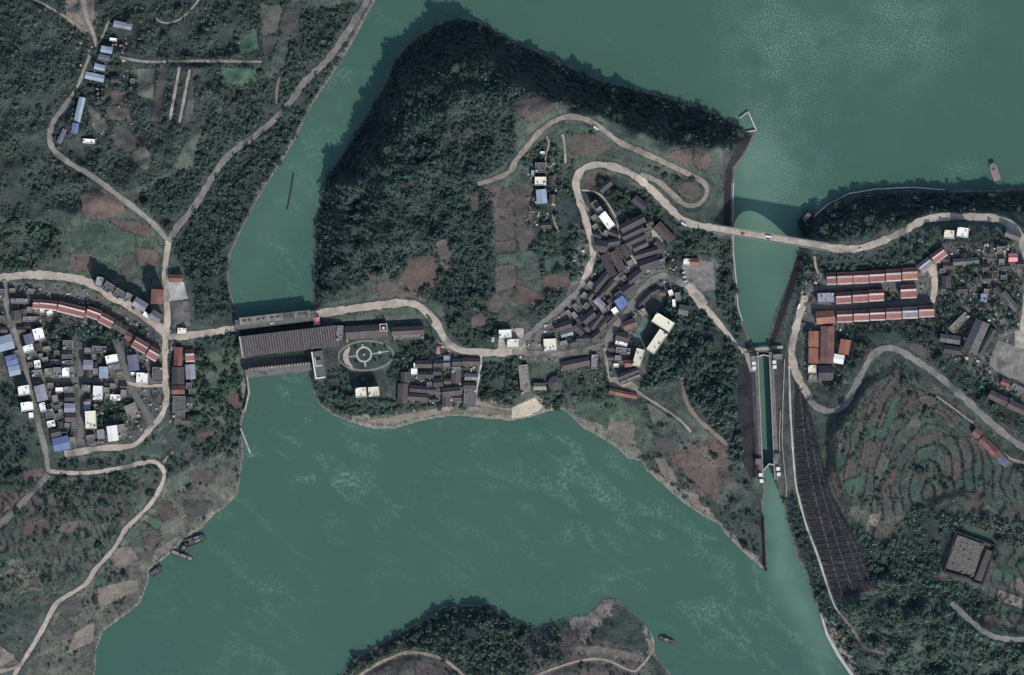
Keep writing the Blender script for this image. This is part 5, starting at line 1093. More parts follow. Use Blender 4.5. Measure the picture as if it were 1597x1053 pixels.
# ------------------------------------------------------------------ ship lock
lk = empty('ship_lock', (wx(1195), wy(650), 12), 0, 'long narrow ship lock with green water between concrete walls', 'lock')
prism_px('chamber_wall', [(1176.5, 549), (1182.5, 549), (1191, 746), (1185, 748)], -6, 12.6, MATS['concrete_dark'], lk)
prism_px('chamber_wall', [(1199.5, 549), (1206.5, 549), (1215.5, 748), (1208, 748)], -6, 12.6, MATS['concrete_dark'], lk)
prism_px('coping', [(1181.4, 549), (1182.7, 549), (1191.2, 746), (1189.9, 746)], 12.6, 12.9, MATS['concrete'], lk)
prism_px('coping', [(1199.3, 549), (1200.6, 549), (1209.2, 748), (1207.9, 748)], 12.6, 12.9, MATS['concrete'], lk)
prism_px('upper_sill', [(1172, 543), (1206, 543), (1206.5, 549.5), (1176, 549.5)], -6, 11.2, MATS['concrete_dark'], lk)
prism_px('upper_gate', [(1182.5, 556.5), (1183.5, 555), (1190.5, 552.6), (1191, 554.4), (1184.2, 556.8)], -5, 12.8, MATS['concrete_pale'], lk)
prism_px('upper_gate', [(1191, 552.6), (1199.7, 554.8), (1199.7, 556.6), (1191, 554.4)], -5, 12.8, MATS['concrete_pale'], lk)
prism_px('lower_gate', [(1189.8, 734), (1191.2, 735), (1200.5, 724.8), (1199.5, 722.8)], -5, 12.8, MATS['concrete_pale'], lk)
prism_px('lower_gate', [(1199.5, 722.8), (1208, 724.6), (1208.3, 726.4), (1200.5, 724.8)], -5, 12.8, MATS['concrete_pale'], lk)
prism_px('gate_tower', [(1178, 716), (1189, 715), (1190, 724), (1179, 725)], 10, 16, MATS['concrete_dark'], lk)
prism_px('gate_tower', [(1208, 708), (1216, 707), (1217, 716), (1209, 717)], 10, 16, MATS['concrete_dark'], lk)
prism_px('gate_tower', [(1171, 556), (1182, 555), (1182.4, 563), (1172, 563)], 10, 16, MATS['roof_tan'], lk)
prism_px('gate_tower', [(1206, 553), (1220, 552), (1220, 560), (1206.5, 561)], 10, 16, MATS['roof_tan'], lk)
lb = empty('lock_bridge', (wx(1190), wy(544), 14), 0, 'narrow pale footbridge crossing the head of the ship lock', 'bridge')
zL = max(float(ground(1158, 546)), 14) + .5
prism_px('deck', [(1155, 544.2), (1221, 539.4), (1221.4, 543.6), (1155, 548.4)], zL - .8, zL, MATS['concrete'], lb)
for q0, q1 in (((1165, 543.2), (1178, 542.2)), ((1200, 540.6), (1212, 539.8))):
    prism_px('gate_house', [q0, q1, (q1[0] + .2, q1[1] + 4.6), (q0[0] + .2, q0[1] + 4.6)], zL, zL + 3, MATS['stone_dark'], lb)
prism_px('pier', [(1180, 542), (1183, 541.8), (1183, 547), (1180, 547)], -5, zL - .8, MATS['concrete_dark'], lb)
prism_px('pier', [(1199, 540.7), (1202, 540.5), (1202, 546), (1199, 546)], -5, zL - .8, MATS['concrete_dark'], lb)
k = 0
for u_, v_, wh in ((1176, 567, 'west side of the upper gate, northern of two'), (1176.5, 574.5, 'west side of the upper gate, southern of two'), (1208, 565, 'east side of the upper gate, northern of two'), (1208.5, 572.5, 'east side of the upper gate, southern of two'),
                   (1186.5, 741, 'west side of the lower gate, northern of two'), (1188, 750.5, 'west side of the lower gate, southern of two'), (1213.8, 731.5, 'east side of the lower gate, northern of two'), (1214.8, 740, 'east side of the lower gate, southern of two')):
    hh = empty('hoist_hut', (wx(u_), wy(v_), 12.0), 0, 'small white hoist hut on the ' + wh, 'hut', 'white huts beside the lock gates')
    MB().box(-1.9, 1.9, -1.9, 1.9, -1, 3).build('wall', MATS['white_paint'], hh); MB().box(-2.2, 2.2, -2.2, 2.2, 3.0, 3.3).build('roof', MATS['white_paint'], hh)
    MB().box(-.5, .5, -2.0, -1.88, 0, 2).build('door', MATS['wall_dark'], hh)
for nm_, lab_, pl in (('guard_wall', 'slim pale guard wall curving along the east quay of the lock', [(1224, 560), (1221, 640), (1220, 690), (1224, 735), (1227, 760), (1226, 775)]), ('guard_wall', 'straight pale guard wall on the lock quay, nearest to the water', [(1217.5, 640), (1215.5, 690), (1216.5, 704)])):
    g_ = empty(nm_, (wx(pl[0][0]), wy(pl[0][1]), 12), 0, lab_, 'wall')
    for a, b in zip(pl[:-1], pl[1:]):
        L_ = math.dist(a, b); nx, ny = -(b[1] - a[1]) / L_ * .6, (b[0] - a[0]) / L_ * .6
        prism_px('wall_panel', [(a[0] + nx, a[1] + ny), (b[0] + nx, b[1] + ny), (b[0] - nx, b[1] - ny), (a[0] - nx, a[1] - ny)], 10.5, 13.4, MATS['concrete'], g_)
gw = empty('guide_wall', (wx(1194), wy(850), 0), 0, 'thin dark guide wall running downstream from the lock to the tip of the spit', 'wall')
prism_px('wall', [(1190, 808), (1193, 808), (1197, 888), (1196, 892), (1193.5, 891)], -4, 5.5, MATS['stone_dark'], gw)
prism_px('coping', [(1192.2, 810), (1193, 810), (1196.8, 886), (1196, 886)], 5.5, 5.8, MATS['concrete_dark'], gw)
gw = empty('quay_wall', (wx(1300), wy(990), 0), 0, 'curved pale quay wall on the east bank near the bottom', 'wall')
prism_px('wall', [(1279, 957), (1282, 957), (1293, 990), (1311, 1022), (1330, 1050), (1350, 1080), (1345, 1080), (1307, 1025), (1289, 992)], -3, 3.0, MATS['concrete_pale'], gw)
gw = empty('quay_wall', (wx(1370), wy(296), 10), 0, 'thin pale embankment wall under the shaded east bluff', 'wall')
ql = [(1262, 346), (1276, 332), (1291, 319), (1324, 302), (1364, 295), (1424, 292), (1474, 296)]
for a, b in zip(ql[:-1], ql[1:]):
    L_ = math.dist(a, b); nx, ny = -(b[1] - a[1]) / L_ * .9, (b[0] - a[0]) / L_ * .9
    prism_px('wall_panel', [(a[0] + nx, a[1] + ny), (b[0] + nx, b[1] + ny), (b[0] - nx, b[1] - ny), (a[0] - nx, a[1] - ny)], 6, 13.0, MATS['concrete_pale'], gw)
gw = empty('quay_wall', (wx(1143), wy(340), 10), 0, 'thin white waterline wall along the west side of the lock approach', 'wall')
ql = [(1145, 275), (1143.6, 300), (1143.4, 350), (1144, 392), (1148, 434), (1151, 478), (1158, 500)]
for a, b in zip(ql[:-1], ql[1:]):
    L_ = math.dist(a, b); nx, ny = -(b[1] - a[1]) / L_ * .8, (b[0] - a[0]) / L_ * .8
    prism_px('wall_panel', [(a[0] + nx, a[1] + ny), (b[0] + nx, b[1] + ny), (b[0] - nx, b[1] - ny), (a[0] - nx, a[1] - ny)], 6, 12.0, MATS['concrete_pale'], gw)
gw = empty('pier_frame', (wx(1167), wy(190), 10), 0, 'small triangular frame of low walls standing in the water off the cape', 'pier')
for a, b in (((1154, 184), (1167, 174)), ((1167, 174), (1180, 203)), ((1180, 203), (1163, 206))):
    L_ = math.dist(a, b); nx, ny = -(b[1] - a[1]) / L_ * .9, (b[0] - a[0]) / L_ * .9
    prism_px('wall_panel', [(a[0] + nx, a[1] + ny), (b[0] + nx, b[1] + ny), (b[0] - nx, b[1] - ny), (a[0] - nx, a[1] - ny)], 5, 12.2, MATS['concrete_pale'], gw)
# ------------------------------------------------------------------ walled ruin on the south-east hill
ru = empty('walled_compound', (wx(1511), wy(870), 29.5), 0, 'square rubble-covered compound with dark walls on the southeast hill', 'compound')
prism_px('platform', [(1493, 834), (1534, 849), (1518, 899), (1474, 887)], 27, 31.5, MATS['rubble'], ru)
for a, b in (((1491, 829), (1552, 851)), ((1552, 851), (1531, 911)), ((1531, 911), (1515, 906)), ((1515, 906), (1511, 901)), ((1511, 901), (1472, 891)), ((1472, 891), (1491, 829))):
    L_ = math.dist(a, b); nx, ny = -(b[1] - a[1]) / L_ * 1.2, (b[0] - a[0]) / L_ * 1.2
    prism_px('wall', [(a[0] + nx, a[1] + ny), (b[0] + nx, b[1] + ny), (b[0] - nx, b[1] - ny), (a[0] - nx, a[1] - ny)], 27, 34 + random.uniform(-.3, .3), MATS['stone_dark'], ru)
prism_px('side_range', [(1538, 856), (1548, 860), (1530, 907), (1519, 903)], 27, 33, MATS['wall_dark'], ru)
prism_px('side_roof', [(1539, 857), (1547, 860), (1529.5, 905), (1520.5, 902)], 33, 33.6, MATS['roof_brown'], ru)
for k in range(26):
    a, b = random.random(), random.random()
    uu = 1493 + 41 * a - 18 * b; vv2 = 834 + 15 * a + 52 * b
    s_ = random.uniform(1.2, 3.2)
    prism_px('rubble_heap', [(uu - s_, vv2 - s_ * .4), (uu + s_ * .2, vv2 - s_ * .8), (uu + s_, vv2 + s_ * .3), (uu - s_ * .1, vv2 + s_ * .7)], 31.4, 31.8 + random.random() * 1.2, MATS['rubble'], ru)
# trellis rows near the market
tr = empty('trellis', (wx(1543), wy(420), float(ground(1543, 420))), 0, 'open grid of pale posts and rails among the market gardens', 'trellis')
for a in range(4):
    MB().box(-9 + a * 6 - .25, -9 + a * 6 + .25, -14, 14, 2.6, 2.9).build('rail', MATS['roof_tan'], tr)
for b in range(6):
    MB().box(-10, 10, -13 + b * 5.2 - .25, -13 + b * 5.2 + .25, 2.95, 3.2).build('rail', MATS['roof_tan'], tr)
    for a in range(4): MB().box(-9 + a * 6 - .3, -9 + a * 6 + .3, -13 + b * 5.2 - .3, -13 + b * 5.2 + .3, -3, 2.6).build('post', MATS['concrete'], tr)

# ------------------------------------------------------------------ boats, boom, vehicles
def boat(u, v, Lp, Wp, rot, z, lab, hull, deck, cabin, cabpos=-.3, crane=False):
    e = empty('boat', (wx(u), wy(v), z), R(rot), lab, 'boat')
    L2, W2 = Lp * S / 2, Wp * S / 2
    pl = [(-L2, -W2 * .8), (-L2 * .9, -W2), (L2 * .65, -W2), (L2 * .9, -W2 * .6), (L2, 0), (L2 * .9, W2 * .6), (L2 * .65, W2), (-L2 * .9, W2), (-L2, W2 * .8)]
    MB().prism(pl, -0.8, 1.4).build('hull', hull, e)
    MB().prism([(p[0] * .92, p[1] * .8) for p in pl], 1.4, 1.5).build('deck', deck, e)
    c0 = cabpos * L2
    cb = MB().box(c0 - L2 * .22, c0 + L2 * .22, -W2 * .65, W2 * .65, 1.5, 4.0).build('cabin', cabin, e)
    MB().box(-L2 * .24, L2 * .24, -W2 * .7, W2 * .7, 0, .25).build('roof', MATS['roof_grey'], cb).location = (c0, 0, 4.0)
    MB().box(L2 * .2, L2 * .55, -W2 * .5, W2 * .5, 1.5, 2.1).build('hatch', MATS['deck_grey'], e)
    for s in (-1, 1): MB().box(-L2 * .85, L2 * .6, s * W2 * .93 - .1, s * W2 * .93 + .1, 1.4, 2.2).build('rail', hull, e)
    MB().cyl(L2 * .75, 0, 1.4, 5.5, .15, 8).build('mast', MATS['metal_dark'], e)
    if crane:
        MB().box(-L2 * .1, L2 * .95, -.35, .35, 4.2, 4.8).build('boom', MATS['metal_dark'], e)
        MB().box(-L2 * .15, L2 * .05, -.8, .8, 1.5, 4.8).build('winch', MATS['metal_dark'], e)
boat(1552, 268, 28, 12, 108, UP, 'pinkish barge with dark stern moored off the east bluff', MATS['hull_pink'], MATS['hull_pink'], MATS['hull_dark'], .75)
boat(283, 867, 38, 7, -20, DOWN, 'slim pink-grey barge moored below the southwest fields', MATS['hull_dark'], MATS['hull_pink'], MATS['hull_dark'], .1)
boat(303, 843, 36, 13, 20, DOWN, 'large dark dredger moored nose to the southwest bank', MATS['hull_dark'], MATS['deck_grey'], MATS['metal_dark'], .2, True)
boat(287, 853, 22, 8, 60, DOWN, 'small dark work boat wedged between dredger and barge', MATS['hull_dark'], MATS['hull_dark'], MATS['deck_grey'], -.2)
boat(243, 891, 22, 9, 35, DOWN, 'small dark boat alone at the southwest bank below the fields', MATS['hull_dark'], MATS['deck_grey'], MATS['hull_dark'], 0, True)
boat(1041, 999, 27, 6, -18, DOWN, 'narrow dark boat afloat beside the southern island point', MATS['hull_dark'], MATS['deck_grey'], MATS['hull_dark'], -.1)
fb = empty('floating_boom', (wx(452), wy(298), UP), 0, 'thin dark floating boom lying alone in the west channel', 'boom')
bl_ = [(457.5, 270), (455.5, 282), (452, 305), (447.5, 327)]
for k, (u_, v_) in enumerate(resample(bl_, 4.2)[:-1]):
    n2 = resample(bl_, 4.2)[k + 1]; L_ = math.dist((u_, v_), n2); nx, ny = -(n2[1] - v_) / L_ * 1.1, (n2[0] - u_) / L_ * 1.1
    f_ = .92
    e_ = (u_ + (n2[0] - u_) * f_, v_ + (n2[1] - v_) * f_)
    prism_px('float', [(u_ + nx, v_ + ny), (e_[0] + nx, e_[1] + ny), (e_[0] - nx, e_[1] - ny), (u_ - nx, v_ - ny)], UP - .3, UP + .8, MATS['hull_dark'], fb)

def car(u, v, rot, z, lab, m, truck=False):
    e = empty('truck' if truck else 'car', (wx(u), wy(v), z), R(rot), lab, 'truck' if truck else 'car', 'vehicles on the roads')
    L2, W2 = (3.4, 1.15) if truck else (2.25, .92)
    MB().prism([(-L2, -W2 * .9), (-L2 * .9, -W2), (L2 * .85, -W2), (L2, -W2 * .7), (L2, W2 * .7), (L2 * .85, W2), (-L2 * .9, W2), (-L2, W2 * .9)], .35, 2.2 if truck else .85).build('body', m, e)
    if truck: MB().box(L2 * .5, L2 * .95, -W2 * .9, W2 * .9, 2.2, 2.7).build('cab', MATS['car_white'], e)
    else:
        vv2 = [(-1.7, -.82, .85), (1.0, -.82, .85), (1.0, .82, .85), (-1.7, .82, .85), (-1.3, -.68, 1.45), (.3, -.68, 1.45), (.3, .68, 1.45), (-1.3, .68, 1.45)]
        mesh_obj('windows', vv2, [(0, 1, 5, 4), (1, 2, 6, 5), (2, 3, 7, 6), (3, 0, 4, 7)], MATS['glass'], e)
        MB().box(-1.32, .32, -.69, .69, 1.45, 1.52).build('roof', m, e)
    for a in (-.6, .6):
        for b in (-1, 1):
            w_ = MB()
            w_.add([(a * L2 + .33 * math.cos(t), b * W2 * .9 - .1, .33 + .33 * math.sin(t)) for t in np.linspace(0, 2 * math.pi, 11)[:-1]] + [(a * L2 + .33 * math.cos(t), b * W2 * .9 + .1, .33 + .33 * math.sin(t)) for t in np.linspace(0, 2 * math.pi, 11)[:-1]],
                   [tuple(range(10)), tuple(range(19, 9, -1))] + [(i, 10 + i, 10 + (i + 1) % 10, (i + 1) % 10) for i in range(10)])
            w_.build('wheel', MATS['tyre'], e)
gz = lambda u, v: float(ground(u, v)) + .65
car(1158, 365.5, -9, ZD + .12, 'dark red car on the west half of the arch bridge', MATS['car_red'])
car(1198, 369.6, -9, ZD + .12, 'white truck on the middle of the arch bridge, lower lane', MATS['car_white'], True)
car(1197.5, 372.6, -9, ZD + .12, 'dark car beside the white truck on the bridge', MATS['car_dark'])
car(1341, 389, 5, gz(1341, 389), 'white car on the road just east of the arch bridge', MATS['car_white'])
car(1246, 478, 70, gz(1246, 478), 'white truck on the pale road west of the striped row houses', MATS['car_white'], True)
car(424, 504.3, 7, 19.82, 'white car on the shaded dam crest road', MATS['car_white'])
car(687, 541, 0, gz(687, 541), 'red truck in the dirt yard above the dark-roofed hamlet', MATS['car_red'], True)
car(929, 201, -38, gz(929, 201), 'white truck on the upper hill road', MATS['car_white'], True)
car(922.5, 404, 80, gz(922.5, 404), 'white car on the pale road at the west edge of the village', MATS['car_white'])
car(1066, 350, -30, gz(1066, 350), 'white truck on the hill road west of the bridge', MATS['car_white'], True)
car(261.5, 548, 90, gz(258, 548), 'white car on the road south of the western town junction', MATS['car_white'])
car(1066, 425, 20, gz(1066, 425) + .1, 'white car parked at the yard east of the village, northern of three', MATS['car_white'])
car(1067, 432, 15, gz(1067, 432) + .1, 'white car parked at the yard east of the village, middle of three', MATS['car_white'])
car(1069, 439, 10, gz(1069, 439) + .1, 'white car parked at the yard east of the village, southern of three', MATS['car_white'])
car(208, 481, -35, gz(208, 481), 'dark car on the main street of the western town', MATS['car_dark'])
# ------------------------------------------------------------------ vegetation
def leaf_cloud(x, y, z, r, hgt, tone, n, seed):
    """many leaf clumps spread through each crown: returns verts, quads, colours"""
    g = np.random.default_rng(seed)
    T = len(x)
    th = g.random((T, n)) * 2 * math.pi; ph = np.arccos(1 - g.random((T, n)) * 1.45)
    rad = (0.35 + 0.65 * g.random((T, n)) ** 0.5)
    lump = 1 + 0.22 * np.sin(th * 3 + g.random((T, 1)) * 6) + 0.15 * np.sin(th * 5 + g.random((T, 1)) * 6)
    dx = np.sin(ph) * np.cos(th) * lump; dy = np.sin(ph) * np.sin(th) * lump; dz = np.cos(ph)
    c = np.stack([x[:, None] + dx * rad * r[:, None], y[:, None] + dy * rad * r[:, None], (z + hgt - r * 0.85)[:, None] + dz * rad * r[:, None] * 0.9], -1)
    nrm = np.stack([dx, dy, dz + 0.35], -1) + (g.random((T, n, 3)) - .5) * 1.3
    nrm /= np.linalg.norm(nrm, axis=-1, keepdims=True)
    ref = g.normal(size=(T, n, 3))
    t1 = np.cross(nrm, ref); t1 /= np.linalg.norm(t1, axis=-1, keepdims=True) + 1e-9
    t2 = np.cross(nrm, t1)
    s = (r[:, None] * (0.24 + 0.22 * g.random((T, n))))[..., None]
    k = s * (0.6 + 0.5 * g.random((T, n, 1)))
    v = np.stack([c - t1 * s, c - t2 * k, c + t1 * s, c + t2 * k], 2).reshape(-1, 3)
    f = np.arange(T * n * 4).reshape(-1, 4)
    cc = tone[:, None, :] * (0.75 + 0.5 * g.random((T, n, 1)))
    cc = np.repeat(cc.reshape(-1, 3), 4, axis=0)
    return v, f, cc
def cloud_obj(name, v, f, c, parent=None):
    me = bpy.data.meshes.new(name); quads(me, v, f); set_col(me, c); me.materials.append(MATS['leaf_dark'])
    return link(bpy.data.objects.new(name, me), parent)

# prototype crowns and trunks for the trees that stand as single objects
CROWNS, TRUNKS = [], []
for k in range(7):
    g = np.random.default_rng(200 + k)
    m_ = 5
    ox = g.normal(size=m_) * 0.38; oy = g.normal(size=m_) * 0.38
    v, f, c = leaf_cloud(ox, oy, np.zeros(m_), np.full(m_, .62) + g.random(m_) * .14, 1.75 + g.random(m_) * .35, np.tile([[0.044, 0.064, 0.048]], (m_, 1)) * (0.8 + .4 * g.random((m_, 1))), 46, 300 + k)
    me = bpy.data.meshes.new('crown'); quads(me, v, f); set_col(me, c); me.materials.append(MATS['leaf_dark']); CROWNS.append(me)
    tb = MB().cyl(0, 0, -0.5, 1.1, .10, 7, .06)
    for q_ in range(4):
        a_ = g.random() * 6.28; dx_, dy_ = math.cos(a_), math.sin(a_)
        tb.add([(-.03, -.03, .75), (.03, -.03, .75), (.03, .03, .75), (-.03, .03, .75), (dx_ * .5 - .015, dy_ * .5, 1.35), (dx_ * .5 + .015, dy_ * .5, 1.35), (dx_ * .5 + .015, dy_ * .5 + .02, 1.35), (dx_ * .5 - .015, dy_ * .5 + .02, 1.35)], [(0, 1, 5, 4), (1, 2, 6, 5), (2, 3, 7, 6), (3, 0, 4, 7), (4, 5, 6, 7)])
    me = bpy.data.meshes.new('trunk'); me.from_pydata(tb.v, [], tb.f); me.materials.append(MATS['bark']); TRUNKS.append(me)

SINGLE = 300
share = sum(1 for _ in WOODS)
total_pts = []
for wi, (key, words, sp, r0, r1, thr, colr, poly) in enumerate(WOODS):
    g = np.random.default_rng(500 + wi)
    xs = [p[0] for p in poly]; ys = [p[1] for p in poly]
    gu, gv = np.meshgrid(np.arange(max(min(xs), -62), min(max(xs), 1659), sp), np.arange(max(min(ys), -62), min(max(ys), 1115), sp * .87))
    gu = gu + (np.arange(gu.shape[0]) % 2 * sp / 2)[:, None]
    gu = (gu + (g.random(gu.shape) - .5) * sp * .9).ravel(); gv = (gv + (g.random(gv.shape) - .5) * sp * .9).ravel()
    ok = in_poly(gu, gv, poly)
    ok &= fbm(gu / 26 + wi * 7, gv / 26, 70, 3) > thr
    ii = np.clip((gu + M).astype(int), 0, RW - 1); jj = np.clip((gv + M).astype(int), 0, RH - 1)
    ok &= ~busy[jj, ii]
    gu, gv = gu[ok], gv[ok]
    ln = np.zeros(len(gu), bool)
    for p in LAND: ln |= in_poly(gu, gv, p)
    sd = np.full(len(gu), 1e9)
    for s_, l_ in SHORES: sd = np.minimum(sd, seg_dist(gu, gv, s_))
    ln &= sd > 2.5
    gu, gv = gu[ln], gv[ln]
    if not len(gu): continue
    rr = r0 * .85 + (r1 * 1.25 - r0 * .85) * g.random(len(gu)) ** 2.3
    hh = rr * (1.1 + .35 * g.random(len(gu))) + .1
    tone = np.array(colr)[None, :] * (0.72 + 0.75 * g.random((len(gu), 1)) * (0.55 + .9 * fbm(gu / 18, gv / 18, 90, 2))[:, None])
    tone = tone * np.array([1, 1, 1])[None, :] + (g.random((len(gu), 1)) > .86) * np.array([[0.008, 0.008, 0.004]])
    hue = g.random((len(gu), 1)); gp = fbm(gu / 40, gv / 40, 160, 2)[:, None]
    tone = np.where(hue + gp < .72, tone * np.array([[.92, 1.14, .98]]), np.where(hue + gp > 1.25, tone * np.array([[1.15, 1.08, 1.02]]), tone))
    total_pts.append((wi, key, words, gu, gv, rr, hh, tone, g))
allr = sum(len(t[3]) for t in total_pts)
for wi, key, words, gu, gv, rr, hh, tone, g in total_pts:
    nbig = min(len(gu) // 3, max(5, int(round(SINGLE * (len(gu) / allr) ** .75 / 3.4))))
    order = np.argsort(-rr)
    inframe = [i for i in order if 8 < gu[i] < 1589 and 8 < gv[i] < 1045]
    big = inframe[:nbig]
    zz = ground(gu, gv)
    for i in big:
        rad = rr[i] * 1.2
        e = empty('broadleaf_tree', (wx(gu[i]), wy(gv[i]), float(zz[i]) - .2), float(g.random() * 6.28), 'broad dark green tree crown in ' + words, 'tree', 'broad trees in ' + words)
        k = int(g.integers(0, 7))
        for nm_, ms in (('trunk', TRUNKS[k]), ('crown', CROWNS[k])):
            o = bpy.data.objects.new(nm_, ms); link(o, e); o.scale = (rad, rad, hh[i] * 1.1 / 2.0)
    rest = np.setdiff1d(np.arange(len(gu)), np.array(big, int))
    if len(rest):
        v, f, c = leaf_cloud(wx(gu[rest]), wy(gv[rest]), zz[rest], rr[rest], hh[rest], tone[rest], 24 if rr.mean() > 2.6 else 18, 900 + wi)
        tag(cloud_obj('woodland', v, f, c), 'mass of smaller tree crowns covering ' + words, 'trees', None, 'stuff')

# undergrowth: low bushes over the open land, thick along field edges
g = np.random.default_rng(77)
n0 = 62000
bu = g.random(n0) * (1597 + 80) - 40; bv = g.random(n0) * (1053 + 80) - 40
dens = fbm(bu / 30, bv / 30, 130, 3)
ok = dens > 0.41
hu, hv = [], []
for kind, poly in FIELDS:
    for p in resample(poly + poly[:1], 3.4):
        if g.random() < .8: hu.append(p[0] + g.normal() * .5); hv.append(p[1] + g.normal() * .5)
for n_, m_, w_, p in ROADS:
    if m_ in ('concrete_pale', 'berm', 'stone_rib'): continue
    pa = np.array(p); t = np.gradient(pa, axis=0); t /= np.linalg.norm(t, axis=1)[:, None] + 1e-9
    for (u_, v_), (tx, ty) in zip(p, t):
        for s_ in (-1, 1):
            if g.random() < .35: o_ = w_ / 2 + 1.6 + g.random() * 2.5; hu.append(u_ - ty * s_ * o_); hv.append(v_ + tx * s_ * o_)
def on_free(u, v, b):
    ii = np.clip((u + M).astype(int), 0, RW - 1); jj = np.clip((v + M).astype(int), 0, RH - 1)
    k = ~busy[jj, ii] if b else np.ones(len(u), bool)
    l = np.zeros(len(u), bool)
    for p in LAND: l |= in_poly(u, v, p)
    sd = np.full(len(u), 1e9)
    for s_, l_ in SHORES: sd = np.minimum(sd, seg_dist(u, v, s_))
    return k & l & (sd > 2)
onf = sown[np.clip((bv + M).astype(int), 0, RH - 1), np.clip((bu + M).astype(int), 0, RW - 1)] & (g.random(n0) < .3)
ok &= ~(tm[gi(bu, bv)[1].astype(int), gi(bu, bv)[0].astype(int)] & (g.random(n0) < .75))
ok &= ~(dense[np.clip((bv + M).astype(int), 0, RH - 1), np.clip((bu + M).astype(int), 0, RW - 1)] & (g.random(n0) < .85))
ok &= on_free(bu, bv, True) | (onf & on_free(bu, bv, False))
bu, bv = bu[ok], bv[ok]
rb = .5 + 1.2 * g.random(len(bu)) ** 2
v, f, c = leaf_cloud(wx(bu), wy(bv), ground(bu, bv), rb, rb * 1.5, np.array([[0.039, 0.062, 0.049]]) * (.6 + .9 * g.random((len(bu), 1))), 8, 1500)
tag(cloud_obj('undergrowth', v, f, c), 'low scrub and bushes scattered over the open land', 'bushes', None, 'stuff')
tu, tv = np.meshgrid(np.arange(-60, 1657, 1.3), np.arange(560, 1000, 1.3))
tu, tv = tu.ravel(), tv.ravel()
fu_, fv_ = gi(tu, tv); i_ = fu_.astype(int); j_ = fv_.astype(int); a_ = fu_ - i_; b_ = fv_ - j_
for qq, mk in ((ta_q, tm), (tb_q, tm2)):
    qi = (qq[j_, i_] * (1 - a_) + qq[j_, i_ + 1] * a_) * (1 - b_) + (qq[j_ + 1, i_] * (1 - a_) + qq[j_ + 1, i_ + 1] * a_) * b_
    ff = qi - np.floor(qi)
    sel = mk[j_, i_] & (ff > .84) & (ff < .97) & (g.random(len(tu)) < .5)
    hu += list(tu[sel] + g.normal(size=sel.sum()) * .3); hv += list(tv[sel] + g.normal(size=sel.sum()) * .3)
for n_, m_, w_, p in ROADS:
    if m_ == 'berm':
        for u_, v_ in p:
            for _ in range(3):
                if g.random() < .28: hu.append(u_ + g.normal() * 5); hv.append(v_ + g.normal() * 3)
hu, hv = np.array(hu), np.array(hv)
ok = on_free(hu, hv, False)
# keep hedges off the carriageways and buildings
blk = np.zeros((RH, RW), bool)
for n_, m_, w_, p in ROADS:
    if m_ in ('berm', 'stone_rib'): continue
    for u_, v_ in p: stamp(blk, u_, v_, w_ / 2 + .8, True)
for area, group, it, z in BLD: stamp(blk, it[0], it[1], max(it[2], it[3]) / 2, True)
ok &= ~blk[np.clip((hv + M).astype(int), 0, RH - 1), np.clip((hu + M).astype(int), 0, RW - 1)]
hu, hv = hu[ok], hv[ok]
rb = .55 + .9 * g.random(len(hu)) ** 1.5
v, f, c = leaf_cloud(wx(hu), wy(hv), ground(hu, hv), rb, rb * 2.0, np.array([[0.03, 0.043, 0.036]]) * (.6 + .8 * g.random((len(hu), 1))), 12, 1600)
tag(cloud_obj('hedge', v, f, c), 'thin dark hedges and verges along fields and roads', 'hedges', None, 'stuff')

# single shrubs on the garden lawn
for k, (u_, v_) in enumerate([(601, 541), (594, 559), (585, 562), (556, 566), (556, 543), (584, 541), (534, 574), (538, 580), (612, 559)]):
    e = empty('garden_tree', (wx(u_), wy(v_), 12.2), k * 1.1, 'small round garden tree on the oval lawn, %s from the left' % ordinal(sorted([601, 594, 585, 556, 556.5, 584, 534, 538, 612]).index(556.5 if k == 4 else u_)), 'tree', 'trees on the oval lawn')
    for nm_, ms in (('trunk', TRUNKS[k % 7]), ('crown', CROWNS[k % 7])):
        o = bpy.data.objects.new(nm_, ms); link(o, e); o.scale = (1.9, 1.9, 1.5)

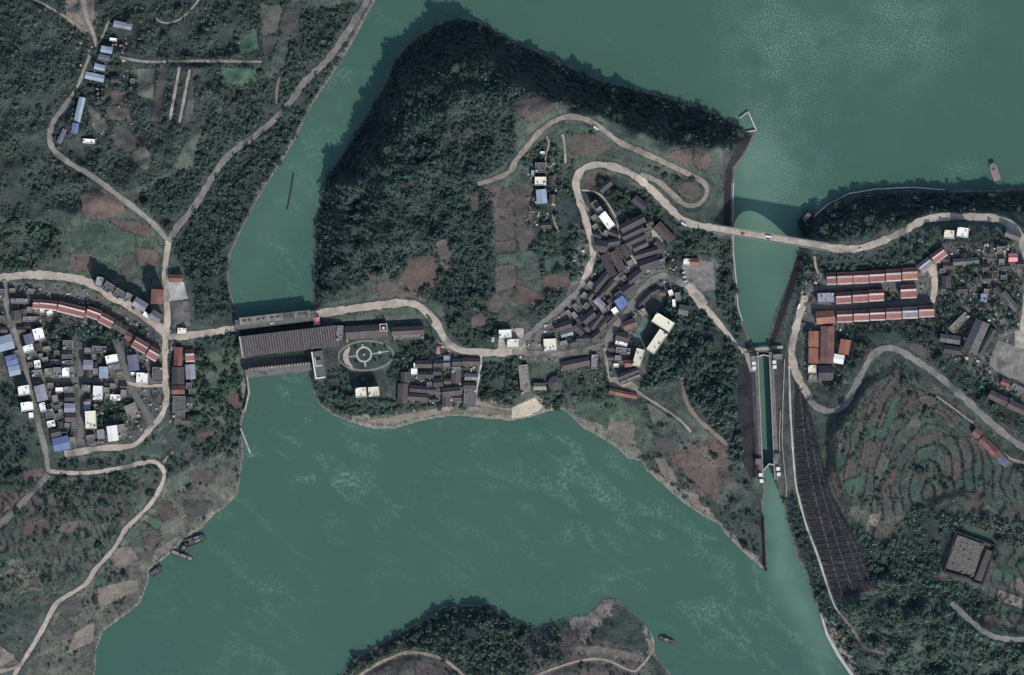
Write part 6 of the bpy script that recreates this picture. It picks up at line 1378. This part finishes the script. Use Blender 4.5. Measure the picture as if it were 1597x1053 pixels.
# goods, bins, tarpaulins and rubble lying in the yards of the settlements
g = np.random.default_rng(88)
cl = MB(); cc = []
for poly, n_ in (([(0, 440), (60, 440), (150, 455), (250, 515), (256, 690), (200, 690), (90, 700), (50, 600), (0, 520)], 420), ([(900, 340), (1020, 340), (1070, 440), (1000, 480), (1000, 590), (950, 600), (800, 560), (800, 530), (880, 490)], 360), ([(1255, 425), (1460, 400), (1460, 500), (1320, 505), (1320, 600), (1260, 600), (1245, 500)], 160), ([(1460, 380), (1597, 380), (1597, 640), (1550, 610), (1470, 550)], 240), ([(620, 550), (745, 555), (745, 630), (630, 630)], 160), ([(820, 230), (870, 230), (870, 360), (820, 360)], 50), ([(120, 30), (210, 30), (210, 230), (110, 230)], 60), ([(262, 540), (300, 540), (300, 660), (262, 660)], 60)):
    xs = [p[0] for p in poly]; ys = [p[1] for p in poly]
    for _ in range(n_ * 2):
        u_, v_ = g.uniform(min(xs), max(xs)), g.uniform(min(ys), max(ys))
        if not in_poly(np.array([u_]), np.array([v_]), poly)[0] or busy[int(v_ + M), int(u_ + M)]: continue
        z_ = float(ground(u_, v_)); a_ = g.random() * 3.14; w_, d_, h_ = g.uniform(.5, 2.2), g.uniform(.4, 1.4), g.uniform(.5, 2.2)
        ca, sa = math.cos(a_), math.sin(a_); x_, y_ = wx(u_), wy(v_)
        bv_, bf_ = box_vf(-w_, w_, -d_, d_, -.4, h_)
        cl.add([(x_ + p[0] * ca - p[1] * sa, y_ + p[0] * sa + p[1] * ca, z_ + p[2]) for p in bv_], bf_)
        c_ = [(.5, .48, .44), (.22, .2, .18), (.12, .11, .1), (.3, .24, .2), (.2, .09, .075), (.13, .17, .28), (.07, .07, .07)][int(g.choice(7, p=[.14, .24, .22, .16, .08, .04, .12]))]
        cc += [c_] * 8
me = bpy.data.meshes.new('yard_clutter'); me.from_pydata(cl.v, [], cl.f); set_col(me, np.array(cc)); me.materials.append(MATS['ground'])
tag(link(bpy.data.objects.new('yard_clutter', me)), 'scattered goods, bins and tarpaulins lying in the settlement yards', 'clutter', None, 'stuff')
